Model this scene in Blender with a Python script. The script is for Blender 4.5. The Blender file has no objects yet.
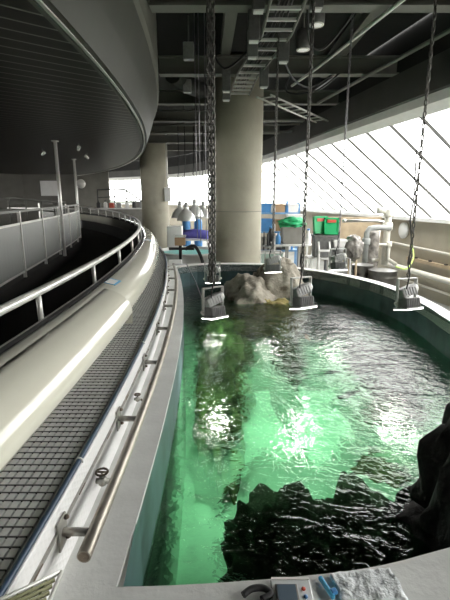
import bpy, bmesh, math, random
from mathutils import Vector, Matrix, noise
random.seed(7)
PI = math.pi
sc = bpy.context.scene
COL = sc.collection

# ---------------------------------------------------------------- materials
MATS = {}
def mat(name, col, rough=.6, metal=0., var=.12, scale=6., bump=0., bscale=30., dirt=None, dscale=2., dth=.62, spec=.5, coat=0.):
    if name in MATS: return MATS[name]
    m = bpy.data.materials.new(name); m.use_nodes = True
    nt = m.node_tree; b = nt.nodes['Principled BSDF']; L = nt.links.new
    b.inputs['Roughness'].default_value = rough
    b.inputs['Metallic'].default_value = metal
    b.inputs['Specular IOR Level'].default_value = spec
    b.inputs['Coat Weight'].default_value = coat
    tc = nt.nodes.new('ShaderNodeTexCoord')
    n = nt.nodes.new('ShaderNodeTexNoise'); n.inputs['Scale'].default_value = scale; n.inputs['Detail'].default_value = 5
    L(tc.outputs['Object'], n.inputs['Vector'])
    r = nt.nodes.new('ShaderNodeValToRGB')
    r.color_ramp.elements[0].position = .3; r.color_ramp.elements[1].position = .7
    r.color_ramp.elements[0].color = (*[max(0, c*(1-var)) for c in col], 1)
    r.color_ramp.elements[1].color = (*[min(1, c*(1+var)) for c in col], 1)
    L(n.outputs['Fac'], r.inputs['Fac'])
    out = r.outputs['Color']
    if dirt:
        n2 = nt.nodes.new('ShaderNodeTexNoise'); n2.inputs['Scale'].default_value = dscale; n2.inputs['Detail'].default_value = 8
        L(tc.outputs['Object'], n2.inputs['Vector'])
        r2 = nt.nodes.new('ShaderNodeValToRGB'); r2.color_ramp.elements[0].position = dth; r2.color_ramp.elements[1].position = min(1, dth+.12)
        L(n2.outputs['Fac'], r2.inputs['Fac'])
        mx = nt.nodes.new('ShaderNodeMixRGB'); L(r2.outputs['Color'], mx.inputs['Fac']); L(out, mx.inputs['Color1'])
        mx.inputs['Color2'].default_value = (*dirt, 1); out = mx.outputs['Color']
    L(out, b.inputs['Base Color'])
    if bump:
        n3 = nt.nodes.new('ShaderNodeTexNoise'); n3.inputs['Scale'].default_value = bscale; n3.inputs['Detail'].default_value = 6
        L(tc.outputs['Object'], n3.inputs['Vector'])
        bp = nt.nodes.new('ShaderNodeBump'); bp.inputs['Strength'].default_value = bump; bp.inputs['Distance'].default_value = .02
        L(n3.outputs['Fac'], bp.inputs['Height']); L(bp.outputs['Normal'], b.inputs['Normal'])
    MATS[name] = m
    return m

def emit(name, col, s):
    m = bpy.data.materials.new(name); m.use_nodes = True
    nt = m.node_tree; b = nt.nodes['Principled BSDF']
    b.inputs['Base Color'].default_value = (.8, .8, .8, 1)
    b.inputs['Emission Color'].default_value = (*col, 1); b.inputs['Emission Strength'].default_value = s
    MATS[name] = m; return m

M_concrete = mat('concrete_column', (.36, .34, .27), .8, var=.1, scale=2.2, bump=.15, bscale=14, dirt=(.29, .275, .215), dscale=1.3)
M_wallconc = mat('concrete_wall', (.17, .165, .145), .85, var=.15, scale=1.5, bump=.1)
M_deck = mat('ceiling_deck', (.013, .013, .012), .9)
M_steel = mat('beam_paint', (.15, .15, .132), .55, var=.1, scale=3)
M_ring = mat('ring_beam_paint', (.052, .052, .047), .7, var=.18, scale=1.2)
M_fascia = mat('fascia_paint', (.043, .045, .034), .5, spec=.2, var=.12, scale=1.2, bump=.04, bscale=4, dirt=(.034, .034, .025), dscale=1.6)
M_fascia2 = mat('fascia_concrete', (.095, .096, .076), .75, var=.16, scale=2, dirt=(.16, .13, .09), dscale=2.5, dth=.6)
M_cream = mat('cream_coating', (.70, .69, .585), .13, var=.03, scale=2, bump=.06, bscale=3, coat=.3)
M_white = mat('white_paint', (.78, .78, .76), .5, var=.04)
M_whiteplastic = mat('white_plastic', (.8, .8, .78), .4, var=.03)
M_rim = mat('rim_concrete', (.62, .625, .605), .7, var=.08, scale=5, bump=.12, bscale=40, dirt=(.36, .31, .25), dscale=3.2, dth=.66)
M_rimwhite = mat('rim_white', (.86, .86, .84), .5, var=.04)
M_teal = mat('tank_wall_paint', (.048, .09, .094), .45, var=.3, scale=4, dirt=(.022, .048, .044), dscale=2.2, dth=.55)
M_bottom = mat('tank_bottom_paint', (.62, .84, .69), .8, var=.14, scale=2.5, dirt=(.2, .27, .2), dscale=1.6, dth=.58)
M_steelbright = mat('stainless_steel', (.62, .61, .58), .32, 1., var=.08, scale=12)
M_pipe = mat('weathered_steel_pipe', (.42, .385, .33), .42, .75, var=.18, scale=9, dirt=(.3, .22, .15), dscale=7, dth=.62)
M_rust = mat('rusty_iron', (.2, .16, .125), .8, .3, var=.4, scale=25, bump=.3)
M_whiterail = mat('rail_metal', (.72, .72, .68), .3, .35, var=.04)
M_dark = mat('dark_metal', (.045, .045, .045), .5, .4)
M_black = mat('black_rubber', (.015, .015, .016), .55)
M_carpet = mat('walkway_floor', (.014, .0125, .012), .95, var=.3, scale=60)
M_staff = mat('staff_floor', (.25, .255, .235), .6, var=.15, scale=3)
M_grate = mat('grating_bars', (.66, .665, .66), .55, .2, var=.1, scale=20)
M_gap = mat('gutter_dark', (.05, .052, .052), .8)
M_blue = mat('hose_blue', (.02, .045, .085), .35, var=.2)
M_lamp = mat('lamp_body', (.36, .36, .35), .45, .3, var=.15, scale=20)
M_lampdark = mat('lamp_dark', (.16, .16, .155), .45, .3, var=.2, scale=20)
M_lampyoke = mat('lamp_yoke', (.5, .5, .48), .4, .4)
M_chain = mat('chain_steel', (.14, .135, .125), .4, .85, var=.3, scale=40)
M_chainpale = mat('chain_pale', (.32, .31, .33), .4, .8, var=.2, scale=40)
M_rockdark = mat('rock_dark', (.023, .021, .019), .8, var=.5, scale=7, bump=.9, bscale=18)
M_rockpale = mat('rock_pale', (.34, .31, .255), .85, var=.35, scale=7, bump=1., bscale=14, dirt=(.12, .10, .07), dscale=4, dth=.55)
M_algae = mat('rock_algae', (.32, .27, .10), .85, var=.4, scale=12, bump=.6, bscale=22)
M_rockreef = mat('reef_rock', (.17, .175, .07), .9, var=.6, scale=5, bump=.8, bscale=12, dirt=(.03, .03, .02), dscale=3.5, dth=.5)
M_reefdark = mat('reef_rock_dark', (.05, .052, .034), .9, var=.5, scale=4, bump=.7, bscale=10)
M_tan = mat('wall_tan', (.38, .345, .27), .6, var=.08, scale=2, dirt=(.29, .26, .2), dscale=1.4)
M_plywood = mat('plywood', (.42, .33, .22), .6, var=.14, scale=5)
M_green = mat('green_plastic', (.02, .45, .16), .45, var=.08)
M_greentarp = mat('green_tarp', (.03, .42, .17), .5, var=.2, scale=14)
M_red = mat('red_print', (.65, .11, .07), .5)
M_graybin = mat('grey_plastic', (.26, .25, .23), .55)
M_bluepl = mat('blue_plastic', (.07, .25, .55), .45)
M_bluesteel = mat('blue_steel', (.14, .3, .52), .5, var=.15)
M_cyan = mat('pool_cyan', (.35, .82, .78), .4)
M_purple = mat('purple_sheet', (.11, .10, .42), .6, var=.15)
M_olive = mat('olive_panel', (.2, .2, .1), .6)
M_brown = mat('cardboard', (.4, .27, .16), .8)
M_wrap = mat('plastic_wrap', (.22, .205, .185), .25, var=.5, scale=9, bump=.8, bscale=12)
M_drum = mat('steel_drum', (.1, .097, .088), .35, .7, var=.3, scale=5)
M_tileblue = mat('sticker_blue', (.08, .42, .7), .4)
M_orange = mat('fish_orange', (.85, .2, .06), .5)
M_fish = mat('fish_grey', (.10, .12, .13), .5)
M_clear = mat('pouch_vinyl', (.72, .74, .74), .15, var=.05, coat=.4)
M_screen = mat('device_screen', (.12, .16, .2), .15)
M_towel = mat('towel_white', (.74, .77, .78), .8, var=.07, scale=30, bump=.6, bscale=50)
M_bracket = mat('bracket_steel', (.38, .37, .34), .4, .7, var=.25, scale=18, dirt=(.24, .18, .13), dscale=9, dth=.6)
M_tree = mat('tree_green', (.05, .06, .045), .9)
M_ground = mat('ground_outside', (.5, .5, .48), .9)
M_lens = emit('lamp_lens', (1, .98, .93), 14.)
M_downlight = emit('downlight_lens', (1, .95, .85), .5)
M_yellow = mat('cord_green', (.4, .6, .1), .5)

def glass_mat(name, tint, gl=.1):
    m = bpy.data.materials.new(name); m.use_nodes = True; nt = m.node_tree; nt.nodes.clear(); L = nt.links.new
    o = nt.nodes.new('ShaderNodeOutputMaterial'); t = nt.nodes.new('ShaderNodeBsdfTransparent'); t.inputs[0].default_value = (*tint, 1)
    g = nt.nodes.new('ShaderNodeBsdfGlossy'); g.inputs['Roughness'].default_value = .05
    mx = nt.nodes.new('ShaderNodeMixShader'); mx.inputs[0].default_value = .05; L(t.outputs[0], mx.inputs[1]); L(g.outputs[0], mx.inputs[2])
    L(mx.outputs[0], o.inputs[0]); MATS[name] = m; return m
M_glass = glass_mat('window_glass', (.95, .96, .96))

def water_mat():
    m = bpy.data.materials.new('water_surface'); m.use_nodes = True; nt = m.node_tree; nt.nodes.clear(); L = nt.links.new
    o = nt.nodes.new('ShaderNodeOutputMaterial')
    tc = nt.nodes.new('ShaderNodeTexCoord')
    mp = nt.nodes.new('ShaderNodeMapping'); mp.inputs['Scale'].default_value = (1., 1.5, 1.); mp.inputs['Rotation'].default_value = (0, 0, .5)
    L(tc.outputs['Object'], mp.inputs['Vector'])
    n1 = nt.nodes.new('ShaderNodeTexNoise'); n1.inputs['Scale'].default_value = 4.3; n1.inputs['Detail'].default_value = 3; n1.inputs['Distortion'].default_value = .8
    n2 = nt.nodes.new('ShaderNodeTexNoise'); n2.inputs['Scale'].default_value = 15; n2.inputs['Detail'].default_value = 2; n2.inputs['Distortion'].default_value = 1.
    L(mp.outputs[0], n1.inputs['Vector']); L(mp.outputs[0], n2.inputs['Vector'])
    ml = nt.nodes.new('ShaderNodeMath'); ml.operation = 'MULTIPLY_ADD'; ml.inputs[1].default_value = .28
    L(n2.outputs['Fac'], ml.inputs[0]); L(n1.outputs['Fac'], ml.inputs[2])
    bp = nt.nodes.new('ShaderNodeBump'); bp.inputs['Strength'].default_value = 1.; bp.inputs['Distance'].default_value = WB
    L(ml.outputs[0], bp.inputs['Height'])
    t = nt.nodes.new('ShaderNodeBsdfTransparent'); t.inputs[0].default_value = (.60, .94, .72, 1)
    rf = nt.nodes.new('ShaderNodeBsdfRefraction'); rf.inputs['Color'].default_value = (.60, .94, .72, 1); rf.inputs['IOR'].default_value = 1.33; rf.inputs['Roughness'].default_value = 0
    L(bp.outputs[0], rf.inputs['Normal'])
    mt = nt.nodes.new('ShaderNodeMixShader'); mt.inputs[0].default_value = .5
    L(t.outputs[0], mt.inputs[1]); L(rf.outputs[0], mt.inputs[2])
    g = nt.nodes.new('ShaderNodeBsdfGlossy'); g.inputs['Roughness'].default_value = .03; L(bp.outputs[0], g.inputs['Normal'])
    f = nt.nodes.new('ShaderNodeFresnel'); f.inputs['IOR'].default_value = 1.5; L(bp.outputs[0], f.inputs['Normal'])
    mx = nt.nodes.new('ShaderNodeMixShader'); L(f.outputs[0], mx.inputs[0]); L(mt.outputs[0], mx.inputs[1]); L(g.outputs[0], mx.inputs[2])
    L(mx.outputs[0], o.inputs[0]); return m
WB = .025
M_water = water_mat()

def soffit_mat():
    m = bpy.data.materials.new('soffit_slats'); m.use_nodes = True; nt = m.node_tree; b = nt.nodes['Principled BSDF']; L = nt.links.new
    tc = nt.nodes.new('ShaderNodeTexCoord'); sp = nt.nodes.new('ShaderNodeSeparateXYZ'); L(tc.outputs['Object'], sp.inputs[0])
    a = nt.nodes.new('ShaderNodeMath'); a.operation = 'MULTIPLY'; a.inputs[1].default_value = -.63/.19; L(sp.outputs['X'], a.inputs[0])
    c = nt.nodes.new('ShaderNodeMath'); c.operation = 'MULTIPLY_ADD'; c.inputs[1].default_value = .77/.19; L(sp.outputs['Y'], c.inputs[0]); L(a.outputs[0], c.inputs[2])
    fr = nt.nodes.new('ShaderNodeMath'); fr.operation = 'FRACT'; L(c.outputs[0], fr.inputs[0])
    r = nt.nodes.new('ShaderNodeValToRGB'); cr = r.color_ramp; cr.interpolation = 'LINEAR'
    cr.elements[0].position = 0; cr.elements[0].color = (.017, .0145, .0115, 1); cr.elements[1].position = .86; cr.elements[1].color = (.017, .0145, .0115, 1)
    e = cr.elements.new(.9); e.color = (.3, .29, .26, 1); e = cr.elements.new(.97); e.color = (.3, .29, .26, 1); e = cr.elements.new(1.); e.color = (.01, .01, .01, 1)
    L(fr.outputs[0], r.inputs[0]); L(r.outputs[0], b.inputs['Base Color']); b.inputs['Roughness'].default_value = .42
    bp = nt.nodes.new('ShaderNodeBump'); bp.inputs['Strength'].default_value = .4; bp.inputs['Distance'].default_value = .01; L(r.outputs[0], bp.inputs['Height']); L(bp.outputs[0], b.inputs['Normal'])
    return m
M_soffit = soffit_mat()

def lattice_mat():
    m = bpy.data.materials.new('kerb_lattice'); m.use_nodes = True; nt = m.node_tree; b = nt.nodes['Principled BSDF']; L = nt.links.new
    tc = nt.nodes.new('ShaderNodeTexCoord'); sp = nt.nodes.new('ShaderNodeSeparateXYZ'); L(tc.outputs['Object'], sp.inputs[0])
    hs = []
    for s in (1, -1):
        a = nt.nodes.new('ShaderNodeMath'); a.operation = 'MULTIPLY_ADD'; a.inputs[1].default_value = s*1.7; L(sp.outputs['Z'], a.inputs[0]); L(sp.outputs['Y'], a.inputs[2])
        k = nt.nodes.new('ShaderNodeMath'); k.operation = 'MULTIPLY'; k.inputs[1].default_value = 2*PI/.05; L(a.outputs[0], k.inputs[0])
        q = nt.nodes.new('ShaderNodeMath'); q.operation = 'COSINE'; L(k.outputs[0], q.inputs[0]); hs.append(q)
    ad = nt.nodes.new('ShaderNodeMath'); ad.operation = 'MAXIMUM'; L(hs[0].outputs[0], ad.inputs[0]); L(hs[1].outputs[0], ad.inputs[1])
    bp = nt.nodes.new('ShaderNodeBump'); bp.inputs['Strength'].default_value = .25; bp.inputs['Distance'].default_value = .004; L(ad.outputs[0], bp.inputs['Height']); L(bp.outputs[0], b.inputs['Normal'])
    b.inputs['Base Color'].default_value = (.74, .74, .73, 1); b.inputs['Roughness'].default_value = .45
    return m
M_lattice = lattice_mat()

def mesh_mat():
    m = bpy.data.materials.new('perforated_sheet'); m.use_nodes = True; nt = m.node_tree; b = nt.nodes['Principled BSDF']; L = nt.links.new
    tc = nt.nodes.new('ShaderNodeTexCoord'); v = nt.nodes.new('ShaderNodeTexVoronoi'); v.inputs['Scale'].default_value = 45; v.inputs['Randomness'].default_value = .0
    L(tc.outputs['Object'], v.inputs['Vector'])
    r = nt.nodes.new('ShaderNodeValToRGB'); r.color_ramp.elements[0].position = .18; r.color_ramp.elements[0].color = (.35, .35, .35, 1); r.color_ramp.elements[1].position = .26
    L(v.outputs['Distance'], r.inputs[0]); L(r.outputs[0], b.inputs['Alpha'])
    b.inputs['Base Color'].default_value = (.26, .265, .25, 1); b.inputs['Roughness'].default_value = .4; b.inputs['Metallic'].default_value = .2
    return m
M_perf = mesh_mat()

# ---------------------------------------------------------------- mesh builder
class MB:
    def __init__(s): s.bm = bmesh.new()
    def vf(s, vs, fs, smooth=False):
        V = [s.bm.verts.new(v) for v in vs]
        for f in fs:
            try:
                fc = s.bm.faces.new([V[i] for i in f]); fc.smooth = smooth
            except ValueError: pass
        return V
    def box(s, c, size, rot=None, bevel=0.):
        x, y, z = [d/2 for d in size]
        M = Matrix.Translation(Vector(c)) @ (rot.to_4x4() if rot else Matrix())
        if bevel:
            t = bmesh.new(); bmesh.ops.create_cube(t, size=1)
            for v in t.verts: v.co = Vector((v.co.x*2*x, v.co.y*2*y, v.co.z*2*z))
            bmesh.ops.bevel(t, geom=list(t.edges), offset=bevel, segments=2, affect='EDGES', profile=.5)
            me = bpy.data.meshes.new('tmp'); t.to_mesh(me); t.free(); me.transform(M); s.bm.from_mesh(me); bpy.data.meshes.remove(me)
            return s
        vs = [M @ Vector(p) for p in ((-x,-y,-z),(x,-y,-z),(x,y,-z),(-x,y,-z),(-x,-y,z),(x,-y,z),(x,y,z),(-x,y,z))]
        s.vf(vs, [(0,3,2,1),(4,5,6,7),(0,1,5,4),(1,2,6,5),(2,3,7,6),(3,0,4,7)]); return s
    def tube(s, pts, r, n=10, cap=True, closed=False):
        pts = [Vector(p) for p in pts]; rings = []
        N = len(pts); ref = None
        for i, p in enumerate(pts):
            if closed: d = pts[(i+1) % N]-pts[i-1]
            else: d = pts[min(i+1, N-1)]-pts[max(i-1, 0)]
            d = d.normalized()
            if ref is None: ref = Vector((0,0,1)) if abs(d.z) < .9 else Vector((1,0,0))
            u = d.cross(ref)
            if u.length < 1e-5: u = d.cross(Vector((0,1,0)))
            u.normalize(); w = u.cross(d).normalized(); ref = w
            rr = r[i] if isinstance(r, (list, tuple)) else r
            rings.append([s.bm.verts.new(p+u*rr*math.cos(2*PI*k/n)+w*rr*math.sin(2*PI*k/n)) for k in range(n)])
        for i in range(N if closed else N-1):
            A, B = rings[i], rings[(i+1) % N]
            for k in range(n):
                f = s.bm.faces.new((A[k], A[(k+1)%n], B[(k+1)%n], B[k])); f.smooth = True
        if cap and not closed:
            s.bm.faces.new(rings[0][::-1]); s.bm.faces.new(rings[-1])
        return s
    def cyl(s, p0, p1, r, n=16): return s.tube([p0, p1], r, n)
    def lathe(s, prof, c=(0,0,0), n=24, rot=None, cap=True):
        M = Matrix.Translation(Vector(c)) @ (rot.to_4x4() if rot else Matrix()); rings = []
        for (r, z) in prof:
            rings.append([s.bm.verts.new(M @ Vector((r*math.cos(2*PI*k/n), r*math.sin(2*PI*k/n), z))) for k in range(n)])
        for A, B in zip(rings, rings[1:]):
            for k in range(n):
                f = s.bm.faces.new((A[k], A[(k+1)%n], B[(k+1)%n], B[k])); f.smooth = True
        if cap:
            s.bm.faces.new(rings[0][::-1]); s.bm.faces.new(rings[-1])
        return s
    def sweep(s, prof, ys, closed=True, cap=True, smooth=False):
        """prof: (x0, z, y0) points, each run along its own circle of the hall"""
        rings = [[s.bm.verts.new((X(p[0], y, p[2]), y, p[1])) for p in prof] for y in ys]
        n = len(prof)
        for A, B in zip(rings, rings[1:]):
            for k in range(n if closed else n-1):
                f = s.bm.faces.new((A[k], A[(k+1)%n], B[(k+1)%n], B[k])); f.smooth = smooth
        if closed and cap:
            for rg in (rings[0][::-1], rings[-1]): s.bm.faces.new([s.bm.verts.new(v.co) for v in rg])
        return s
    def path(s, prof, pts, nrm, closed=True, smooth=False):
        """prof: (offset along the plan normal, z) swept on plan points"""
        rings = [[s.bm.verts.new((p[0]+q[0]*o, p[1]+q[1]*o, z)) for o, z in prof] for p, q in zip(pts, nrm)]
        n = len(prof)
        for A, B in zip(rings, rings[1:]):
            for k in range(n if closed else n-1):
                f = s.bm.faces.new((A[k], A[(k+1)%n], B[(k+1)%n], B[k])); f.smooth = smooth
        if closed: s.bm.faces.new(rings[0][::-1]); s.bm.faces.new(rings[-1])
        return s
    def ngon(s, pts, z0, z1=None):
        n = len(pts)
        if z1 is None:
            s.vf([(p[0], p[1], z0) for p in pts], [tuple(range(n))]); return s
        s.vf([(p[0], p[1], z0) for p in pts]+[(p[0], p[1], z1) for p in pts],
             [tuple(range(n))[::-1], tuple(range(n, 2*n))]+[(k, (k+1)%n, n+(k+1)%n, n+k) for k in range(n)]); return s
    def rock(s, c, size, sub=4, amp=.25, freq=1.6, seed=0, rot=0., edge=.0):
        t = bmesh.new(); bmesh.ops.create_icosphere(t, subdivisions=sub, radius=1)
        R = Matrix.Rotation(rot, 3, 'Z')
        for v in t.verts:
            p = v.co.copy(); q = p*freq+Vector((seed*3.1, seed*1.7, seed*.9))
            d = noise.noise(q)*amp+noise.noise(q*2.3)*amp*.5+noise.noise(q*5)*amp*.28+noise.noise(q*11)*amp*.12
            d -= abs(noise.noise(q*1.5+Vector((5, 5, 5))))*edge
            p = p*(1+d); v.co = R @ Vector((p.x*size[0], p.y*size[1], p.z*size[2]))+Vector(c)
        for f in t.faces: f.smooth = True
        me = bpy.data.meshes.new('tmp'); t.to_mesh(me); t.free(); s.bm.from_mesh(me); bpy.data.meshes.remove(me); return s
    def build(s, name, m, parent=None, world=False, bevel=0.):
        bmesh.ops.recalc_face_normals(s.bm, faces=s.bm.faces)
        me = bpy.data.meshes.new(name); s.bm.to_mesh(me); s.bm.free()
        o = bpy.data.objects.new(name, me); COL.objects.link(o)
        me.materials.append(m)
        if parent:
            o.parent = parent
            if world:
                r = Vector(); q = parent
                while q: r += q.location; q = q.parent
                o.location = -r
        if bevel:
            b = o.modifiers.new('edge', 'BEVEL'); b.width = bevel; b.segments = 2; b.limit_method = 'ANGLE'
        return o

def tag(o, label=None, cat=None, group=None, kind=None):
    if label: o['label'] = label
    if cat: o['category'] = cat
    if group: o['group'] = group
    if kind: o['kind'] = kind
    return o
def thing(name, label, cat, loc=(0,0,0), rz=0., group=None):
    o = bpy.data.objects.new(name, None); COL.objects.link(o); o.location = loc; o.rotation_euler = (0,0,rz)
    o.empty_display_size = .1
    return tag(o, label, cat, group)
def struct(o, label=None, cat=None): return tag(o, label, cat, None, 'structure')
def copy_tree(o, parent=None):
    c = o.copy(); COL.objects.link(c)
    if parent: c.parent = parent
    for ch in list(o.children): copy_tree(ch, c)
    return c
def RZ(a): return Matrix.Rotation(a, 3, 'Z')
def RX(a): return Matrix.Rotation(a, 3, 'X')
def RY(a): return Matrix.Rotation(a, 3, 'Y')

# ---------------------------------------------------------------- plan of the hall
XC = -34.4
def X(x0, y, y0):
    r = x0-XC; return XC+math.sqrt(max(0, r*r-(y-y0)**2))
def lin(a, b, n): return [a+(b-a)*i/(n-1) for i in range(n)]
def smooth_path(P, n, closed=False):
    out = []; N = len(P)
    for i in range(N if closed else N-1):
        p0, p1, p2, p3 = [Vector(P[j % N] if closed else P[min(max(j, 0), N-1)]) for j in (i-1, i, i+1, i+2)]
        for k in range(n):
            t = k/n; out.append(.5*((2*p1)+(p2-p0)*t+(2*p0-5*p1+4*p2-p3)*t*t+(3*p1-p0-3*p2+p3)*t**3))
    if not closed: out.append(Vector(P[-1]))
    return out
def normals(pts, closed=False):
    N = len(pts); out = []
    for i in range(N):
        d = (pts[(i+1)%N]-pts[i-1]) if closed else (pts[min(i+1, N-1)]-pts[max(i-1, 0)])
        d = d.normalized(); out.append(Vector((d.y, -d.x)))
    return out
RING = smooth_path([(4.6,-4.5),(4.12,0),(3.62,3.5),(3.14,6.5),(2.62,9.6),(1.95,13.8),(1.3,17.2),(.3,21),(-2.2,28),(-7,34),(-14,39)], 5)
RN = normals(RING)
def ring_at(y):
    for i in range(len(RING)-1):
        if RING[i].y <= y <= RING[i+1].y:
            t = (y-RING[i].y)/(RING[i+1].y-RING[i].y); return RING[i].lerp(RING[i+1], t), RN[i].lerp(RN[i+1], t).normalized()
FLOOR_Z = -1.2; WATER_Z = -.4; TANK_Z = -1.62; WALK_Z = -.2; SILL = .8; SOFF = 2.75
ys_tank = lin(-1.4, 9.6, 45); ys_walk = lin(-3.5, 28, 72)

# ---------------------------------------------------------------- setting
m = MB(); m.ngon([(-16,9.3),(-1.0,9.3),(0,8.75),(1.0,8.55),(1.7,7.95),(2.2,7.3),(2.5,6.4),(2.58,5),(2.58,3.4),(2.5,2.5),(2.2,1.85),(1.7,1.5),(1.7,-4.5),(9,-4.5),(9,12),(7,30),(0,42),(-16,44)], FLOOR_Z, FLOOR_Z-.1)
struct(m.build('floor', M_staff))
m = MB()
m.sweep([(-16.,WALK_Z,-400),(-.92,WALK_Z,2.7)], ys_walk, closed=False)
bm0 = m.bm
for v in bm0.verts:
    if v.co.x < -10: v.co.x = -16
struct(m.build('floor_left', M_carpet))
m = MB(); m.path([(0,3.95),(-30,3.95)], RING, [Vector((1,0))]*len(RING), closed=False)
struct(m.build('ceiling', M_deck))
m = MB()
ysf = lin(-3.5, 28, 64)
rA = [m.bm.verts.new((X(-1.04, y, 3.), y, 2.4)) for y in ysf]; rB = [m.bm.verts.new((-16, y, 2.4)) for y in ysf]
for i in range(len(ysf)-1): m.bm.faces.new((rA[i], rA[i+1], rB[i+1], rB[i]))
struct(m.build('ceiling_left', M_soffit))
m = MB(); m.sweep([(-1.045,2.385,3.),(-1.0,2.395,3.),(-.9,2.66,3.),(-.79,3.0,3.),(-.95,3.02,3.),(-1.2,2.43,3.)], ysf)
struct(m.build('trim_1', M_fascia))
m = MB(); m.sweep([(-.80,3.0,3.),(-.76,3.06,3.),(-.76,3.94,3.),(-1.1,3.94,3.),(-1.1,3.0,3.)], ysf)
struct(m.build('trim_2', M_fascia2))
m = MB(); m.sweep([(-1.062,2.375,3.),(-1.038,2.375,3.),(-1.038,2.40,3.),(-1.062,2.40,3.)], ysf)
struct(m.build('trim_3', M_whiterail))
m = MB(); m.sweep([(-1.115,2.385,3.),(-1.085,2.385,3.),(-1.085,2.40,3.),(-1.115,2.40,3.)], ysf)
struct(m.build('trim_4', M_steel))
# concrete walls
m = MB(); m.box((-13.1,18.3,1.3), (.3,9.6,3.0), RZ(-.72)); struct(m.build('wall_left', M_wallconc))
m = MB(); m.box((-9.3,21.9,1.0), (4.0,.3,3.4)); struct(m.build('wall_back', M_wallconc))
m = MB(); m.box((-4,-4.2,1.3), (26,.2,5.4)); struct(m.build('wall_front', M_wallconc))
# skylight wall: ring beam, curb, glazing, sill wall
m = MB(); m.path([(0,2.84),(0,3.32),(.35,3.32),(.35,2.84)], RING, RN); struct(m.build('beam', M_ring))
m = MB(); m.path([(.02,3.3),(.02,3.97),(.3,3.97),(.3,3.3)], RING, RN); struct(m.build('wall_upper', M_deck))
m = MB(); m.path([(.10,2.70),(.10,2.845),(.38,2.845),(.38,2.62)], RING, RN); struct(m.build('trim_5', M_white))
win = tag(thing('window_1', None, None), 'long sloping white skylight glazing around the hall', 'window', None, 'structure')
m = MB(); m.path([(.34,2.72),(SOFF,SILL+.02)], RING, RN, closed=False); m.build('pane', M_glass, win)
acc = 0.; k = 0
for i in range(len(RING)-1):
    seg = (RING[i+1]-RING[i]).length
    while acc < seg:
        t = acc/seg; p = RING[i].lerp(RING[i+1], t); q = RN[i].lerp(RN[i+1], t).normalized()
        a = Vector((p.x+q.x*.3, p.y+q.y*.3, 2.70)); b = Vector((p.x+q.x*SOFF, p.y+q.y*SOFF, SILL))
        w = .03
        d = (b-a).normalized(); side = Vector((-q.y, q.x, 0)); up = side.cross(d).normalized()
        mm = MB(); vs = []
        for e in (a, b):
            for sx, sz in ((-1,-1),(1,-1),(1,1),(-1,1)): vs.append(e+side*sx*w/2+up*sz*.025)
        mm.vf(vs, [(0,1,2,3),(4,5,6,7),(0,1,5,4),(1,2,6,5),(2,3,7,6),(3,0,4,7)])
        if -2 < p.y < 36: mm.build('mullion', M_ring, win)
        else: mm.bm.free()
        acc += .95
    acc -= seg
m = MB(); m.path([(SOFF-.2,SILL-.09),(SOFF-.2,SILL+.0),(SOFF+.12,SILL+.0),(SOFF+.12,SILL-.09)], RING, RN); m.build('sill', M_white, win)
m = MB(); m.path([(SOFF-.05,FLOOR_Z),(SOFF-.05,SILL-.06),(SOFF+.1,SILL-.06),(SOFF+.1,FLOOR_Z)], RING, RN); struct(m.build('wall_right', M_tan))
m = MB(); m.ngon([(-120,-60),(160,-60),(160,200),(-120,200)], -3.0); struct(m.build('ground', M_ground))

# concrete columns
def column(name, c, r, z0, z1, label):
    m = MB(); m.tube([(c[0],c[1],z) for z in lin(z0, z1, 5)], r, 40)
    o = m.build(name, M_concrete); tag(o, label, 'column', None, 'structure'); return o
column('column', (.24,9.42), .54, FLOOR_Z, 3.94, 'broad pale concrete column standing behind the tank')
column('column', (-2.85,18.0), .55, FLOOR_Z, 3.94, 'concrete column beside the far bend of the cream parapet')
m = MB(); m.tube([(.24+.545*math.cos(a), 9.42+.545*math.sin(a), 1.02) for a in lin(0, 2*PI*39/40, 40)], .006, 5, closed=True)
struct(m.build('trim_6', M_wallconc))

# steel beams along x
def ibeam(m, a, b, z, h=.28, w=.2, t=.022):
    a = Vector(a); b = Vector(b); d = (b-a); L = d.length; rz = math.atan2(d.y, d.x); c = (a+b)/2; R = RZ(rz)
    m.box((c.x,c.y,z+t/2), (L,w,t), R); m.box((c.x,c.y,z+h-t/2), (L,w,t), R); m.box((c.x,c.y,z+h/2), (L,t,h-2*t), R)
for i, (y, h) in enumerate(((5.35,.34),(8.0,.28),(10.35,.28),(12.6,.28),(14.9,.28),(17.3,.28),(20,.28))):
    p, q = ring_at(y); m = MB(); ibeam(m, (X(-.74,y,3.)-.0, y), (p.x+.05, y), 3.32, h)
    o = m.build('beam', M_steel); struct(o)
for (a, b, z) in (((.17,4.3),(-.02,8.6),3.62),((1.98,4.2),(2.0,9.5),3.66)):
    m = MB(); ibeam(m, a, b, z, .24, .16); struct(m.build('beam', M_steel))

# outdoors, seen small through the glazing
m = MB()
for i in range(60):
    a = 1.75+1.2*i/60; R = 70+random.uniform(-4, 4); m.rock((R*math.cos(a)*.9-5, 30+R*math.sin(a)*.6, -.5), (3.2,2.,1.2+random.random()*.5), 2, .4, 1.5, i)
tag(m.build('treeline', M_tree), 'distant dark band of trees beyond the glazing', 'trees', None, 'stuff')

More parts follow.
